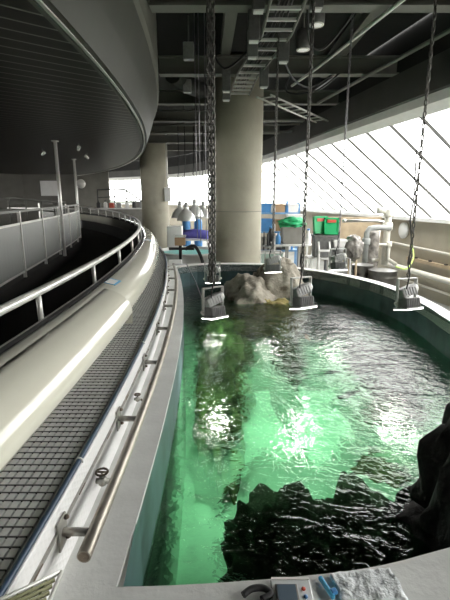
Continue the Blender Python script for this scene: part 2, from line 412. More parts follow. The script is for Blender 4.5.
# ---------------------------------------------------------------- tank
inner = [(-.35,1.21)]+[(X(-.37,y,2.0)-.0, y) for y in lin(1.6, 7.9, 14)]
inner += [tuple(p) for p in smooth_path([(-.86,8.15),(-.55,8.45),(.1,8.55),(.75,8.45),(1.25,8.1),(1.73,7.62),(2.06,7.15),(2.33,6.55),(2.46,5.9),(2.48,5.1),(2.43,4.48),(2.46,3.5),(2.38,2.6),(2.08,1.95),(1.6,1.62),(1.2,1.47),(.86,1.38),(.56,1.295),(.26,1.25),(-.09,1.22),(-.3,1.21)], 3)]
outer_back = 0
n = len(inner)
tank = thing('aquarium_tank', 'deep open display tank of green water with grey concrete rim', 'tank', (.9,4.8,TANK_Z))
# walls
m = MB(); vs = [(p[0],p[1],-.005) for p in inner]+[(p[0],p[1],-.46) for p in inner]
m.vf(vs, [(k,(k+1)%n,n+(k+1)%n,n+k) for k in range(n)])
m.build('upper_wall', M_teal, tank, True)
m = MB(); vs = [(p[0],p[1],-.46) for p in inner]+[(p[0],p[1],TANK_Z) for p in inner]
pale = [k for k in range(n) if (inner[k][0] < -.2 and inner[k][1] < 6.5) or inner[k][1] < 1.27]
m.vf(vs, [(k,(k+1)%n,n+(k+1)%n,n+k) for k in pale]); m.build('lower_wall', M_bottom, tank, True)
m = MB(); m.vf(vs, [(k,(k+1)%n,n+(k+1)%n,n+k) for k in range(n) if k not in pale]); m.build('lower_wall', M_teal, tank, True)  # dark colour on this stretch stands in for the dark reflection beside the wall
m = MB(); m.ngon(inner, TANK_Z); m.build('tank_bottom', M_bottom, tank, True)
def offs(i):
    a = Vector(inner[i-1]); b = Vector(inner[(i+1)%n]); p = Vector(inner[i]); d = (b-a).normalized(); q = Vector((-d.y, d.x))
    return p, q
# rim: near and side part in grey concrete, back part in white
def rim(idx, widths, m, top=0.0, th=.1):
    A, B = [], []
    for i in idx:
        p, q = offs(i); w = widths(p); A.append(p); B.append(p+q*w)
    k = len(idx); V = []
    for P, z in ((A,top),(B,top),(B,top-th),(A,top-th)): V += [(p.x,p.y,z) for p in P]
    F = []
    for j in range(k-1):
        for r in range(4): F.append((r*k+j, r*k+j+1, ((r+1)%4)*k+j+1, ((r+1)%4)*k+j))
    F += [(0,k,2*k,3*k),(k-1,2*k-1,3*k-1,4*k-1)]
    m.vf(V, F)
iL = [i for i in range(n) if inner[i][0] < -.3 and inner[i][1] < 8.2 and inner[i][1] > 1.25]
m = MB()
xl = [(X(-.364,y,2.)) for y in lin(.7, 8.3, 26)]
yl = lin(.7, 8.3, 26)
V = []
for x, y in zip(xl, yl): V += [(x, y, 0), (X(-.60,y,2.), y, 0), (X(-.60,y,2.), y, -.12), (x, y, -.02)]
m.vf(V, [(4*j+r, 4*j+(r+1)%4, 4*j+4+(r+1)%4, 4*j+4+r) for j in range(25) for r in range(4)]+[(0,1,2,3),(100,101,102,103)])
m.build('side_rim', M_rim, tank, True)
near = [p for p in inner if p[1] < 1.7 and p[0] < 1.65]
near = sorted(near, key=lambda p: p[0])
near = [p for p in near if not (p[0] < -.36 and p[1] > 1.3)]
near = [(-.40,1.209)]+[p for p in near if p[0] > -.345]
m = MB(); m.ngon(near+[(1.72,1.5),(1.8,1.2),(1.8,.55),(-.40,.55)], -.12, -.0006); m.build('near_rim', M_rim, tank, True)
idx = [i for i in range(n) if (inner[i][1] > 8.0 or inner[i][0] > 1.32) and not (inner[i][0] < -.7 and inner[i][1] < 8.0)]
m = MB(); rim(idx, lambda p: .16 if p.x > 1 else .2, m, .004, .14)
# rim offset outward: flip if it came out inward
m.build('back_rim', M_rimwhite, tank, True)
# outside skin of the tank
m = MB(); vs = []
for i in idx:
    p, q = offs(i); p2 = p-q*.12 if False else p+q*.12; vs.append(p2)
k = len(vs); m.vf([(p.x,p.y,-.1) for p in vs]+[(p.x,p.y,FLOOR_Z) for p in vs], [(j,j+1,k+j+1,k+j) for j in range(k-1)])
m.build('outer_wall', M_rimwhite, tank, True)
wl = []
for i in range(n):
    p, q = offs(i); wl.append((p.x-q.x*-.002, p.y-q.y*-.002))
m = MB(); m.ngon(wl, WATER_Z); tag(m.build('water', M_water), 'rippled green water filling the open tank', 'water', None, 'stuff')

# rocks in and above the water
def rock(label, mt, c, size, **kw):
    m = MB(); m.rock((0,0,0), size, **kw); o = m.build('rock', mt); o.location = c; return tag(o, label, 'rock')
rock('big dark brown boulder rising out of the water by the near rim', M_rockdark, (1.56,2.05,-.78), (.57,.46,1.12), sub=5, amp=.34, freq=1.5, seed=3, edge=.2)
rock('low dark rock ledge at the waterline below the big boulder', M_rockdark, (1.25,1.9,-.75), (.36,.42,.5), sub=4, amp=.35, freq=1.8, seed=8, edge=.2)
o = rock('tall beige rock outcrop standing against the tank back wall', M_rockpale, (.96,7.72,-.62), (.54,.5,.9), sub=5, amp=.22, freq=1.3, seed=12, edge=.1)
o = rock('low beige rock slab sloping into the water below the concrete column', M_rockpale, (.45,7.5,-.72), (.6,.75,.66), sub=5, amp=.2, freq=1.3, seed=17, edge=.1)
rock('yellow algae covered rock foot at the waterline of the beige outcrop', M_algae, (.72,7.0,-.72), (.62,.36,.37), sub=5, amp=.32, freq=2., seed=21, edge=.2)
for i, (label, mt, c, s, sd) in enumerate((
    ('long mossy reef rock under the water along the pipe rail side', M_rockreef, (-.06,4.75,-1.3), (.26,1.1,.6), 31),
    ('mossy round reef rock under the water near the low beige slab', M_rockreef, (-.08,6.35,-1.3), (.38,.75,.7), 33),
    ('small mossy rock under the water between reef and mid-pool streaks', M_rockreef, (.18,5.6,-1.45), (.22,.4,.3), 35),
    ('dark sunken rock mass just off the near rim', M_reefdark, (.46,2.52,-1.3), (.46,.65,.5), 37),
    ('dark sunken rock mass beside the big boulder', M_reefdark, (.98,2.75,-1.36), (.42,.62,.48), 39),
    ('narrow dark sunken rock in mid-pool below the far floodlights', M_reefdark, (.86,5.75,-1.45), (.2,.85,.4), 41),
    ('dark sunken rock in front of the algae covered rock foot', M_reefdark, (.75,6.6,-1.4), (.55,.5,.5), 43),
    ('brown sunken rock under the floodlight reflection at the far side', M_rockreef, (1.8,4.2,-1.66), (.35,.3,.2), 45),
    ('broad dark bank added to darken the water along the far side wall of the tank', M_reefdark, (1.98,5.2,-1.6), (.36,1.0,.42), 47),  # added bank: darkens the floor so the sky reflection dominates the water
    ('dark bank added to darken the water in the far tank bend beneath the back row of floodlights', M_reefdark, (1.5,6.7,-1.6), (.5,.5,.42), 49))):  # second added bank, dulls the green below the reflected sky
    rock(label, mt, c, s, sub=5, amp=.35, freq=1.7, seed=sd, edge=.2)
# fish
def fish(label, loc, L, rz, mt):
    m = MB(); prof = [(0.002,-.5),(.06,-.42),(.13,-.25),(.15,-.05),(.12,.15),(.06,.33),(.02,.42)]
    m.lathe([(r*L, z*L) for r, z in prof], n=14, rot=RX(PI/2))
    for v in m.bm.verts: v.co.x *= .55
    o = m.build('fish', mt); o.location = loc; o.rotation_euler = (0,0,rz)
    f = MB(); f.vf([(-.004,-.38*L,0),(-.004,-.6*L,.14*L),(-.004,-.54*L,0),(-.004,-.6*L,-.14*L),(.004,-.38*L,0),(.004,-.6*L,.14*L),(.004,-.54*L,0),(.004,-.6*L,-.14*L)], [(0,1,2,3),(4,7,6,5),(0,4,5,1),(1,5,6,2),(2,6,7,3),(3,7,4,0)])
    f.build('tail_fin', mt, o)
    d = MB(); d.vf([(-.003,-.15*L,.1*L),(-.003,.2*L,.1*L),(-.003,0,.24*L),(.003,-.15*L,.1*L),(.003,.2*L,.1*L),(.003,0,.24*L)], [(0,1,2),(3,5,4),(0,3,4,1),(1,4,5,2),(2,5,3,0)])
    d.build('dorsal_fin', mt, o)
    return tag(o, label, 'fish', 'fish in the tank')
fish('grey fish swimming below the mid-pool glare', (1.07,4.1,-.5), .3, -1.2, M_fish)
fish('large grey fish swimming over the pale bottom near the dark rocks', (1.12,3.62,-.52), .36, -1.0, M_fish)
fish('slim grey fish nearest the big boulder', (1.45,4.05,-.5), .28, -1.4, M_fish)
fish('small orange fish in mid-pool', (1.05,5.25,-.45), .14, .3, M_orange)
fish('dark fish lying at the surface by the far white rim', (1.95,5.75,-.43), .34, 1.2, M_fish)

# ---------------------------------------------------------------- kerb with grating, pipe rail
kerb = thing('gutter_kerb', 'white embossed kerb wall between tank rim and drain grating', 'kerb', (-.6,3,0))
m = MB(); m.sweep([(-.57,-.02,2.),(-.577,.238,2.),(-.582,.245,2.),(-.614,.25,2.),(-.614,-.02,2.)], ys_tank); m.build('wall_panel', M_lattice, kerb, True)
m = MB(); m.sweep([(-.568,.160,2.),(-.568,.174,2.),(-.578,.175,2.),(-.578,.159,2.)], lin(.98, 8.6, 40)); m.build('slotted_strip', M_bracket, kerb, True)
for i, y in enumerate(lin(1.1, 5.9, 13)):
    x = X(-.568, y, 2.); mm = MB(); mm.box((x,y,.167), (.004,.07,.006)); mm.build('slot', M_rust, kerb, True)
m = MB(); m.sweep([(-.616,.10,2.),(-.616,.19,2.),(-.86,.19,2.7),(-.86,.10,2.7)], ys_tank); m.build('gutter_base', M_gap, kerb, True)
grate = thing('drain_grating', 'long grey slatted drain grating on top of the white kerb', 'grating', (-.74,3,.25))
m = MB(); NB = 8
def gx(f, y): return X(-.618, y, 2.)*(1-f)+X(-.86, y, 2.7)*f
for k in range(NB+1):
    f0 = k/NB; f1 = f0+.78/NB
    V = []
    for y in ys_tank:
        V += [(gx(f0,y),y,.253),(gx(f1,y),y,.253),(gx(f1,y),y,.212),(gx(f0,y),y,.212)]
    N = len(ys_tank)
    m.vf(V, [(4*j+r, 4*j+(r+1)%4, 4*j+4+(r+1)%4, 4*j+4+r) for j in range(N-1) for r in range(4)])
m.build('grating', M_grate, grate, True)
m = MB(); y = -1.2
while y < 9.4:
    x0, x1 = gx(0,y), gx(1.08,y); m.box(((x0+x1)/2,y,.252), (abs(x1-x0),.0055,.006)); y += .042
m.build('cross_groove', M_gap, grate, True)
hose = thing('blue_hose', 'dark blue hose lying along the top edge of the white kerb', 'hose', (-.62,3,.26))
m = MB(); m.tube([(X(-.591,y,2.), y, .259) for y in lin(-1.2, 8.6, 40)], .011, 10); m.build('hose_tube', M_blue, hose, True)
for y in (1.55, 3.0, 4.6, 6.2):
    mm = MB(); mm.tube([(X(-.591,y,2.)+.016*math.cos(a), y, .256+.016*math.sin(a)) for a in lin(-.3, PI+.3, 9)], .004, 6); mm.build('hose_clip', M_white, hose, True)

pr = thing('pipe_rail', 'weathered steel pipe rail bracketed along the tank side', 'rail', (-.46,3,.15))
m = MB(); py = [1.18]+lin(1.3, 7.6, 36)
m.tube([(X(-.455,y,2.), y, .15) for y in py], .0235, 14); m.build('pipe', M_pipe, pr, True)
m = MB(); m.lathe([(.001,0),(.019,0)], (X(-.455,1.18,2.),1.1785,.15), 14, RX(PI/2), cap=False); m.build('open_end', M_rust, pr, True)
for y in (1.29,2.09,2.9,3.72,4.55,5.38,6.2,7.0):
    xw = X(-.572,y,2.)+.004; xp = X(-.455,y,2.)
    b = MB(); b.box((xw,y,.15), (.008,.075,.11), bevel=.002); bo = b.build('bracket', M_bracket, pr, True)
    a = MB(); a.tube([(xw,y,.15),(xp-.014,y,.15)], .015, 10); a.build('bracket_arm', M_bracket, bo, True)
    for s, dz in ((1,.04),(1,-.04)):
        q = MB(); q.lathe([(.009,0),(.009,.008),(.005,.014)], (xw+.004,y+.025*s,.15+dz), 6, RY(PI/2)); q.build('bolt', M_rust, bo, True)
for y, lab in ((1.68,'rusty hose valve on the kerb wall at the open end of the pipe rail'),(2.48,'small rusty tap on the kerb wall farther along the pipe rail')):
    x = X(-.545,y,2.); v = thing('valve', lab, 'valve', (x,y,.07))
    b = MB(); b.tube([(-.03,0,.0),(.03,0,.0)], .013, 8); b.lathe([(.014,-.02),(.02,-.012),(.02,.012),(.014,.02)], (0,0,0), 10); b.build('body', M_bracket, v)
    s = MB(); s.cyl((0,0,.015),(0,0,.045), .006, 8); so = s.build('stem', M_bracket, v)
    w = MB(); w.tube([(.026*math.cos(a),.026*math.sin(a),.045) for a in lin(0,2*PI*11/12,12)], .005, 6, closed=True); w.tube([(-.026,0,.045),(.026,0,.045)], .004, 6); w.build('hand_wheel', M_rust, so)
    l = MB(); l.tube([(.03,0,0),(.045,-.005,-.01),(.048,-.005,-.045)], .009, 8); l.build('spout', M_rust, v)
    if y > 2: v.scale = (.7,.7,.7)
# loose grating plate at the near end
gp = thing('grating_plate', 'metal framed dark grating plate lying across the near end of the kerb', 'grating', (-.466,1.014,.262))
e1 = Vector((-.826,-.563,0)); e2 = Vector((.02,-1,0))
m = MB()
for a, b in ((0,0),(.0,.3)): m.tube([e2*b+e1*a, e2*b+e1*.45], .006, 6)
for a in (0,.45): m.tube([e1*a, e1*a+e2*.3], .006, 6)
m.build('frame', M_whiterail, gp)
m = MB()
for k in range(1, 15): m.tube([e1*.012+e2*.02*k, e1*.44+e2*.02*k], .006, 5)
for k in range(1, 12): m.tube([e1*.037*k+e2*.01, e1*.037*k+e2*.29], .0035, 5)
m.build('slat_grating', M_olive, gp)

# ---------------------------------------------------------------- cream parapet with handrail
para = thing('parapet', 'smooth cream coated parapet curving along the visitor walkway', 'parapet', (-1,4,WALK_Z))
def fl(y): return 0
AR = [math.radians(d) for d in (0,12,24,36,48,58,68,78,90)]
prof = [(-.815,.335,2.7)]+[(-1.05+.24*math.cos(a), .355+.213*math.sin(a), 2.7) for a in AR]+[(-1.075,.562,2.7),(-1.085,.54,2.7),(-1.085,.2,2.7),(-.93,.2,2.7),(-.92,.31,2.7)]
m = MB(); m.sweep(prof, ys_walk, smooth=True); m.build('coping', M_cream, para, True, bevel=0)
m = MB(); m.sweep([(-.90,.24,2.7),(-1.07,.24,2.7),(-1.07,-.20,2.7),(-.90,-.20,2.7)], ys_walk); m.build('base_wall', M_dark, para, True)
# raised near stretch with an overhanging lip ending in a gusset plate
m = MB(); m.sweep([(-.775,.345,2.7)]+[(-1.05+.282*math.cos(a), .365+.2035*math.sin(a), 2.7) for a in AR[:-1]]+[(-1.03,.52,2.7),(-.88,.36,2.7)], lin(-3.4, 3.5, 30), smooth=True); m.build('lip', M_cream, para, True)
PL = [(-.772,.36),(-.775,.262),(-.90,.262),(-.90,.43)]
m = MB(); m.vf([(X(a,y,2.7),y,b) for y in (3.5,3.515) for a, b in PL], [(0,1,2,3),(4,7,6,5),(0,4,5,1),(1,5,6,2),(2,6,7,3),(3,7,4,0)])
m.build('gusset_plate', M_cream, para, True)
for y, lab in ((3.8,'small blue and white sticker on the near cream parapet top'),(7.7,'small blue and white sticker on the parapet top before the far bend')):
    x = X(-.99, y, 2.7); st = thing('sticker', lab, 'sticker', (x,y,.564), -(y-2.7)/34)
    R = RY(.24)
    b = MB(); b.box((0,0,0), (.10,.2,.004), R); b.build('sheet', M_tileblue, st)
    b = MB(); b.box((-.006,-.012,.003), (.078,.165,.003), R); b.build('print_area', M_whiteplastic, st)
rail = thing('handrail', 'pale tubular handrail on short posts along the cream parapet', 'handrail', (-1.2,4,.57))
def rz_(y): return .2*max(0, (y-6)/20)**2
m = MB(); m.tube([(X(-1.15,y,2.7), y, .735+rz_(y)) for y in ys_walk], .026, 12); m.build('rail', M_whiterail, rail, True)
m = MB(); m.tube([(X(-1.13,y,2.7), y, .555+rz_(y)*.6) for y in ys_walk], .013, 8); m.build('toe_rail', M_bracket, rail, True)
m = MB(); m.sweep([(-1.09,.50,2.7),(-1.09,.565,2.7),(-1.12,.565,2.7),(-1.12,.50,2.7)], ys_walk); m.build('base_strip', M_dark, rail, True)
y = .2
while y < 26:
    mm = MB(); mm.tube([(X(-1.145,y,2.7), y, .52+rz_(y)*.3), (X(-1.15,y,2.7), y, .735+rz_(y))], .017, 10)
    mm.build('post', M_whiterail, rail, True); y += 1.19

# ---------------------------------------------------------------- mesh fence of the walkway
FP = smooth_path([(-2.75,2.8),(-3.25,4.9),(-3.62,6.75),(-3.9,8.4),(-4.22,10.3),(-4.85,13.8),(-5.5,16.5),(-6.5,19.0),(-8.2,20.3),(-10.2,20.6)], 4)
FP = [p*.8 for p in FP]
FN = normals(FP)
m = MB(); m.ngon([tuple(p-q*.0) for p, q in zip(FP, FN)]+[(-12.5,16.5),(-12.5,2.2)], .1, WALK_Z+.005); struct(m.build('floor_ramp', M_carpet))
fence = thing('mesh_fence', 'curved grey perforated metal fence beyond the dark walkway', 'fence', (-3.4,8,.1))
m = MB(); m.path([(-.02,1.085),(-.02,1.12),(.02,1.12),(.02,1.085)], FP, FN); m.build('top_rail', M_steel, fence, True)
m = MB(); m.path([(-.01,.18),(-.01,.21),(.01,.21),(.01,.18)], FP, FN); m.build('bottom_rail', M_whiterail, fence, True)
m = MB(); m.path([(-.012,.90),(-.012,.932),(.012,.932),(.012,.90)], FP, FN); m.build('middle_rail', M_whiterail, fence, True)
def fpt(s):
    acc = 0
    for i in range(len(FP)-1):
        L = (FP[i+1]-FP[i]).length
        if acc+L >= s: return FP[i].lerp(FP[i+1], (s-acc)/L), FN[i]
        acc += L
    return FP[-1], FN[-1]
s = .3; prev = None
while s < 16.4:
    p, q = fpt(s); mm = MB(); mm.box((p.x,p.y,.60), (.042,.042,1.0), RZ(math.atan2(q.y,q.x))); mm.build('post', M_whiterail, fence, True)
    if prev is not None:
        P = [fpt(prev+.024+(s-prev-.048)*t)[0] for t in (0,.25,.5,.75,1)]; Q = [fpt(prev+(s-prev)*t)[1] for t in (0,.25,.5,.75,1)]
        mm = MB(); mm.path([(-.004,.21),(-.004,.90),(.004,.90),(.004,.21)], P, Q); mm.build('mesh_panel', M_perf, fence, True)
    prev = s; s += 1.376
for (x, y, z0, r, lab) in ((-3.38,9.05,.99,.035,'thicker steel pole from fence to ceiling'),(-4.44,13.25,WALK_Z,.035,'thinner looking steel pole farther along the fence')):
    m = MB(); 
    p = thing('pole', lab, 'pole', (x,y,.1))
    m.tube([(0,0,.0),(0,0,2.3)], r, 12); m.build('shaft', M_whiterail, p)
    b = MB(); b.lathe([(.07,2.28),(.07,2.30)], n=14); b.build('ceiling_flange', M_whiterail, p)
bl = MB(); bl.box((-4.5,10.4,.42), (.36,.3,.62), bevel=.04); tag(bl.build('display_stand', M_cream), 'cream stand glimpsed through the perforated fence', 'stand')
# second railing rising behind the fence
r2 = thing('ramp_railing', 'dark railing rising behind the perforated fence by the concrete wall', 'railing', (-7,14,.1))
pts = [(-8.5,10.6,.88),(-7.5,13.4,1.16),(-7.2,14.7,1.28),(-6.5,15.6,1.2),(-5.9,16.3,1.12)]
m = MB(); m.tube(pts, .04, 8); m.build('rail', M_steel, r2, True)
m = MB(); m.tube([(x,y,z-.35) for x,y,z in pts], .025, 8); m.build('rail', M_steel, r2, True)
for a, b in zip(pts, pts[1:]):
    for t in (0,.5):
        p = Vector(a).lerp(Vector(b), t); mm = MB(); mm.cyl((p.x,p.y,.1), p, .03, 8); mm.build('post', M_steel, r2, True)
m = MB(); m.box((-8.55,21.72,1.74), (.95,.03,.72)); b0 = m.build('notice_board', M_whiteplastic); tag(b0, 'pale blank notice board on the concrete wall behind the fence', 'board')
f = MB()
for c, s in (((-8.55,21.70,2.11),(.99,.04,.03)),((-8.55,21.70,1.37),(.99,.04,.03)),((-9.03,21.70,1.74),(.03,.04,.74)),((-8.07,21.70,1.74),(.03,.04,.74))): f.box(c, s)
f.build('frame', M_steel, b0)
def spot(loc, lab, rz=0):
    t = thing('spotlight', lab, 'spotlight', loc, rz)
    m = MB(); m.lathe([(.05,0),(.05,-.02)], n=12); m.cyl((0,0,-.02),(0,0,-.1), .012, 8); m.build('mount', M_steel, t); t.scale = (.6,.6,.6)
    m = MB(); m.lathe([(.035,-.1),(.05,-.08),(.06,.09),(.05,.1)], (0,0,-.15), 14, RX(1.1)); m.build('head', M_whiterail, t)
spot((-3.1,9.6,2.4), 'small spotlight on the slatted ceiling beside the curved ceiling edge', .5)
spot((-3.55,11.6,2.4), 'small spotlight on the slatted ceiling nearest the thinner pole', -.4)
spot((-4.3,10.7,2.4), 'small spotlight on the slatted ceiling between the two poles', 1)
spot((-9.9,15.6,2.4), 'small spotlight under the ceiling by the dark concrete wall', 2)

# ---------------------------------------------------------------- floodlights on chains
def chain_mesh(length, pitch, wid, r, strands=1, sep=.0):
    m = MB(); nl = int(length/pitch)
    for s in range(strands):
        ox = (s-(strands-1)/2)*sep
        for k in range(nl):
            z = pitch*(k+.5); odd = (k+s) % 2; P = []
            hl = pitch*.5+r*1.1; hw = wid/2-r
            for a in range(8):
                t = 2*PI*(a+.5)/8; u = hw*math.cos(t)*1.08; w = hl*math.sin(t)
                P.append((ox+(u*.8 if not odd else u*.6), (u*.6 if not odd else -u*.8), z+w))
            m.tube(P, r, 5, closed=True)
    return m
def chain(loc, top, label, pitch=.05, wid=.04, r=.007, strands=1, sep=0., mt=None):
    m = chain_mesh(top-loc[2], pitch, wid, r, strands, sep); o = m.build('chain', mt or M_chain); o.location = loc
    return tag(o, label, 'chain', 'chains holding the floodlights')
def floodlight(loc, rz, label, tilt=.0):
    t = thing('floodlight', label, 'floodlight', loc, rz, 'floodlights hanging over the tank')
    m = MB(); m.box((0,0,.05), (.155,.15,.09), bevel=.008)
    for k in range(7): m.box((-.06+.02*k,-.078,.05), (.006,.012,.075))
    m.build('lamp_box', M_lampdark, t)
    m = MB(); m.box((0,0,.0), (.195,.185,.014), bevel=.004); fl_ = m.build('flange', M_lamp, t)
    m = MB(); m.box((0,0,-.011), (.18,.17,.007)); m.build('lens', M_lens, fl_)
    m = MB(); m.box((0,.0,.155), (.17,.095,.09), RY(-.28), bevel=.012)
    for k in range(5): m.box((-.06+.03*k,-.05,.155), (.006,.012,.075), RY(-.28))
    m.build('ballast_box', M_lamp, t)
    m = MB(); m.lathe([(.036,-.02),(.042,-.01),(.042,.01),(.036,.02)], (.085,0,.18), 14, RY(PI/2-.28)); m.build('end_cap', M_lampyoke, t)
    m = MB()
    for s in (-1,1): m.box((s*.105,.02,.15), (.01,.032,.26))
    m.box((0,.02,.275), (.22,.032,.01)); yk = m.build('yoke', M_lampyoke, t)
    for s in (-1,1):
        q = MB(); q.lathe([(.014,0),(.014,.014),(.008,.02)], (s*.11,.02,.05), 10, RY(s*PI/2)); q.build('knob', M_steelbright, yk)
    m = MB(); m.tube([(.0,.02,.275),(.0,.02,.30),(.012,.02,.315),(0,.02,.33),(-.012,.02,.315),(0,.02,.30)], .005, 6); m.build('hook', M_chain, yk)
    m = MB(); m.tube([(-.05,-.03,.19),(-.075,-.07,.24),(-.04,-.05,.33),(-.015,.01,.42)]+([(.02,.02,.6),(-.012,.02,.8),(.014,.02,1.05),(.0,.02,1.4)] if 'tan wall' in label else [(.0,.02,.5)]), .0065, 6); m.build('cable', M_black, t)
    L = bpy.data.lights.new('lamp_light', 'AREA'); L.energy = LAMP_W; L.size = .17; L.color = (1,.97,.9); L.spread = 1.9
    lo = bpy.data.objects.new('lamp_light', L); COL.objects.link(lo); lo.parent = t; lo.location = (0,0,-.03)
    pv = Vector((0,.02,.09)); Rm = RX(-.2)
    for c_ in t.children:
        if c_.name.split('.')[0] in ('lamp_box','flange','ballast_box','end_cap','lamp_light'):
            c_.rotation_euler = (-.2,0,0); c_.location = pv+Rm@(c_.location-pv)
    t.rotation_euler = (tilt, 0, rz)
    return t
LAMP_W = 19
FL = [(-.105,3.87,.22,.6,'floodlight on the heavy double chain nearest the cream parapet',.03),
      (.715,3.87,.31,.45,'floodlight over mid-pool in the front row, on a black chain before the beige outcrop',-.05),
      (1.69,3.87,.30,.35,'floodlight closest to the far white rim and the tan wall',-.04),
      (.64,5.7,.33,.2,'floodlight in the back row hanging before the tall beige outcrop',.02),
      (1.51,5.7,.36,.15,'floodlight in the back row before the wrapped pump',.0),
      (-.17,5.84,.16,.2,'floodlight in the back row partly hidden behind the heavy double chain',.03)]
for x, y, z, rz, lab, tl in FL: floodlight((x,y,z), rz, lab, tl)
CH = [('heavy doubled steel chain hanging nearest the concrete column', dict(pitch=.052, wid=.046, r=.0085, strands=2, sep=.034)),
      ('black steel chain of the mid-pool front floodlight', dict(pitch=.046, wid=.036, r=.007)),
      ('steel chain with a black cable hanging nearest the tan wall', dict(pitch=.046, wid=.034, r=.0065)),
      ('dark chain of the floodlight before the tall beige outcrop', dict(pitch=.05, wid=.04, r=.008)),
      ('thin pale chain of the floodlight before the wrapped pump', dict(pitch=.05, wid=.034, r=.006, mt=M_chainpale)),
      ('thin chain just behind the heavy doubled chain', dict(pitch=.05, wid=.036, r=.007))]
for (x,y,z,rz,_,_t), (lab, kw) in zip(FL, CH): chain((x-.02*math.sin(rz), y+.02*math.cos(rz), z+.325), 3.9, lab, **kw)
for i, (x, y) in enumerate(((-.33,5.9),(-.27,6.3),(-.42,6.6))):
    m = MB(); m.tube([(0,0,0),(0,0,3.2)], .006, 6); o = m.build('wire', M_chainpale); o.location = (x,y,.7)
    tag(o, 'thin vertical wire hanging just beside the heavy doubled chain', 'wire', 'thin wires by the doubled chain')
m = MB(); m.tube([(X(-.5,6.6,2.),6.6,.3),(-.62,6.9,.25),(-.5,7.2,-.1),(-.42,7.3,-.36),(-.38,7.25,-.5)], .008, 6); tag(m.build('hose', M_chainpale), 'thin pale hose drooping into the water at the far tank corner', 'hose')

# ---------------------------------------------------------------- ceiling equipment
cl = thing('cable_ladder', 'white runged cable ladder hung under the ceiling beams', 'cable ladder', (.6,6.5,3.2))
lp = [(.62,4.3,3.18),(.60,5.6,3.14),(.34,7.3,3.14),(.26,8.4,3.1)]
def lpt(t):
    i = min(int(t*(len(lp)-1)), len(lp)-2); return Vector(lp[i]).lerp(Vector(lp[i+1]), t*(len(lp)-1)-i)
for s in (-1,1):
    m = MB(); m.tube([Vector(p)+Vector((s*.17,0,0)) for p in lp], .018, 6); m.build('side_rail', M_steel, cl, True)
for k in range(15):
    p = lpt(.02+k*.068); mm = MB(); mm.box(p, (.34,.03,.03)); mm.build('rung', M_whiterail, cl, True)
for k in range(4):
    P = [lpt(t)+Vector((-.09+.06*k+.02*math.sin(9*t+k), 0, .05+.01*k)) for t in lin(0, 1, 14)]; mm = MB(); mm.tube(P, .013, 6); mm.build('cable', M_black, cl, True)
c2 = thing('cable_ladder', 'pale cable ladder running across towards the skylight behind the concrete column', 'cable ladder', (1.2,9.3,3.15))
a2, b2 = Vector((.72,8.7,3.15)), Vector((2.3,10.9,3.05)); sd = (b2-a2).normalized().cross(Vector((0,0,1)))
for s in (-1,1):
    m = MB(); m.tube([a2+sd*s*.15, b2+sd*s*.15], .018, 6); m.build('side_rail', M_whiterail, c2, True)
for k in range(9):
    p = a2.lerp(b2, .05+k*.11); mm = MB(); mm.tube([p-sd*.15, p+sd*.15], .012, 6); mm.build('rung', M_whiterail, c2, True)
def ballast(loc, lab, s=1.):
    t = thing('ballast_unit', lab, 'ballast', loc, 0, 'ballast units on the cable ladder')
    m = MB(); m.box((0,0,.0), (.13*s,.1*s,.3*s), bevel=.008); m.build('case', M_lampdark, t)
    m = MB(); m.box((0,-.0,-.155*s), (.1*s,.085*s,.02*s)); m.build('end_plate', M_whiteplastic, t)
bn = ['first', 'second', 'third', 'fourth', 'fifth', 'sixth', 'seventh', 'eighth']
bp_ = [(.34,4.95,3.3),(.93,4.95,3.32),(.32,5.35,3.15),(.33,5.75,3.1),(.72,5.85,3.08),(.02,7.1,3.02),(.58,7.0,3.06),(.02,7.6,3.0)]
for (p, nm) in zip(bp_, bn): ballast(p, f'dark ballast unit on the cable ladder, {nm} from the nearest beam')
def downlight(loc, lab):
    t = thing('downlight', lab, 'ceiling light', loc)
    m = MB(); m.lathe([(.085,.0),(.095,.03),(.095,.22),(.03,.25)], n=20); m.build('can', M_lampdark, t)
    m = MB(); m.lathe([(.065,-.006),(.085,-.006),(.09,.004),(.065,.004)], n=20, cap=False); m.build('trim_ring', M_whiterail, t)
    m = MB(); m.lathe([(.001,-.002),(.066,-.002)], n=20, cap=False); m.build('lens', M_downlight, t)
    m = MB(); m.cyl((0,0,.24),(0,0,3.93-loc[2]), .012, 8); m.build('rod', M_steel, t)
downlight((1.06,5.6,3.25), 'round downlight nearest the big front beam')
downlight((1.03,6.3,3.2), 'round downlight hanging before the second beam')
m = MB(); m.tube([(1.85,4.9,3.28),(1.45,7.4,3.28),(1.2,8.4,3.25)], .022, 8); tag(m.build('conduit', M_whiterail), 'bright diagonal conduit running under the ceiling from the front beam', 'conduit')
m = MB(); m.tube([(2.85,5.2,3.28),(2.0,10.0,3.28)], .03, 8); tag(m.build('conduit', M_steel), 'grey conduit running beside the dark ring beam', 'conduit')
def loop(pts, lab):
    m = MB(); m.tube([tuple(p) for p in smooth_path(pts, 5)], .014, 6); tag(m.build('cable', M_black), lab, 'cable', 'black cables slung under the ceiling')
loop([(.9,5.3,3.3),(.98,5.5,3.02),(1.15,5.6,3.0),(1.35,5.6,3.2),(1.5,5.5,3.4)], 'black cable looping around the round downlights')
loop([(.7,6.0,3.1),(1.0,6.9,3.0),(1.35,7.4,3.0),(1.7,7.5,3.2)], 'black cable sagging from the ladder towards the skylight side')
loop([(-.2,6.6,3.3),(.0,6.2,2.95),(.3,5.8,3.05),(.5,5.6,3.2)], 'black cable crossing under the ladder from the parapet side')
loop([(1.1,8.0,3.3),(1.0,7.5,2.95),(1.4,7.2,2.9),(1.8,7.4,3.2)], 'black cable loop hanging below the second beam')
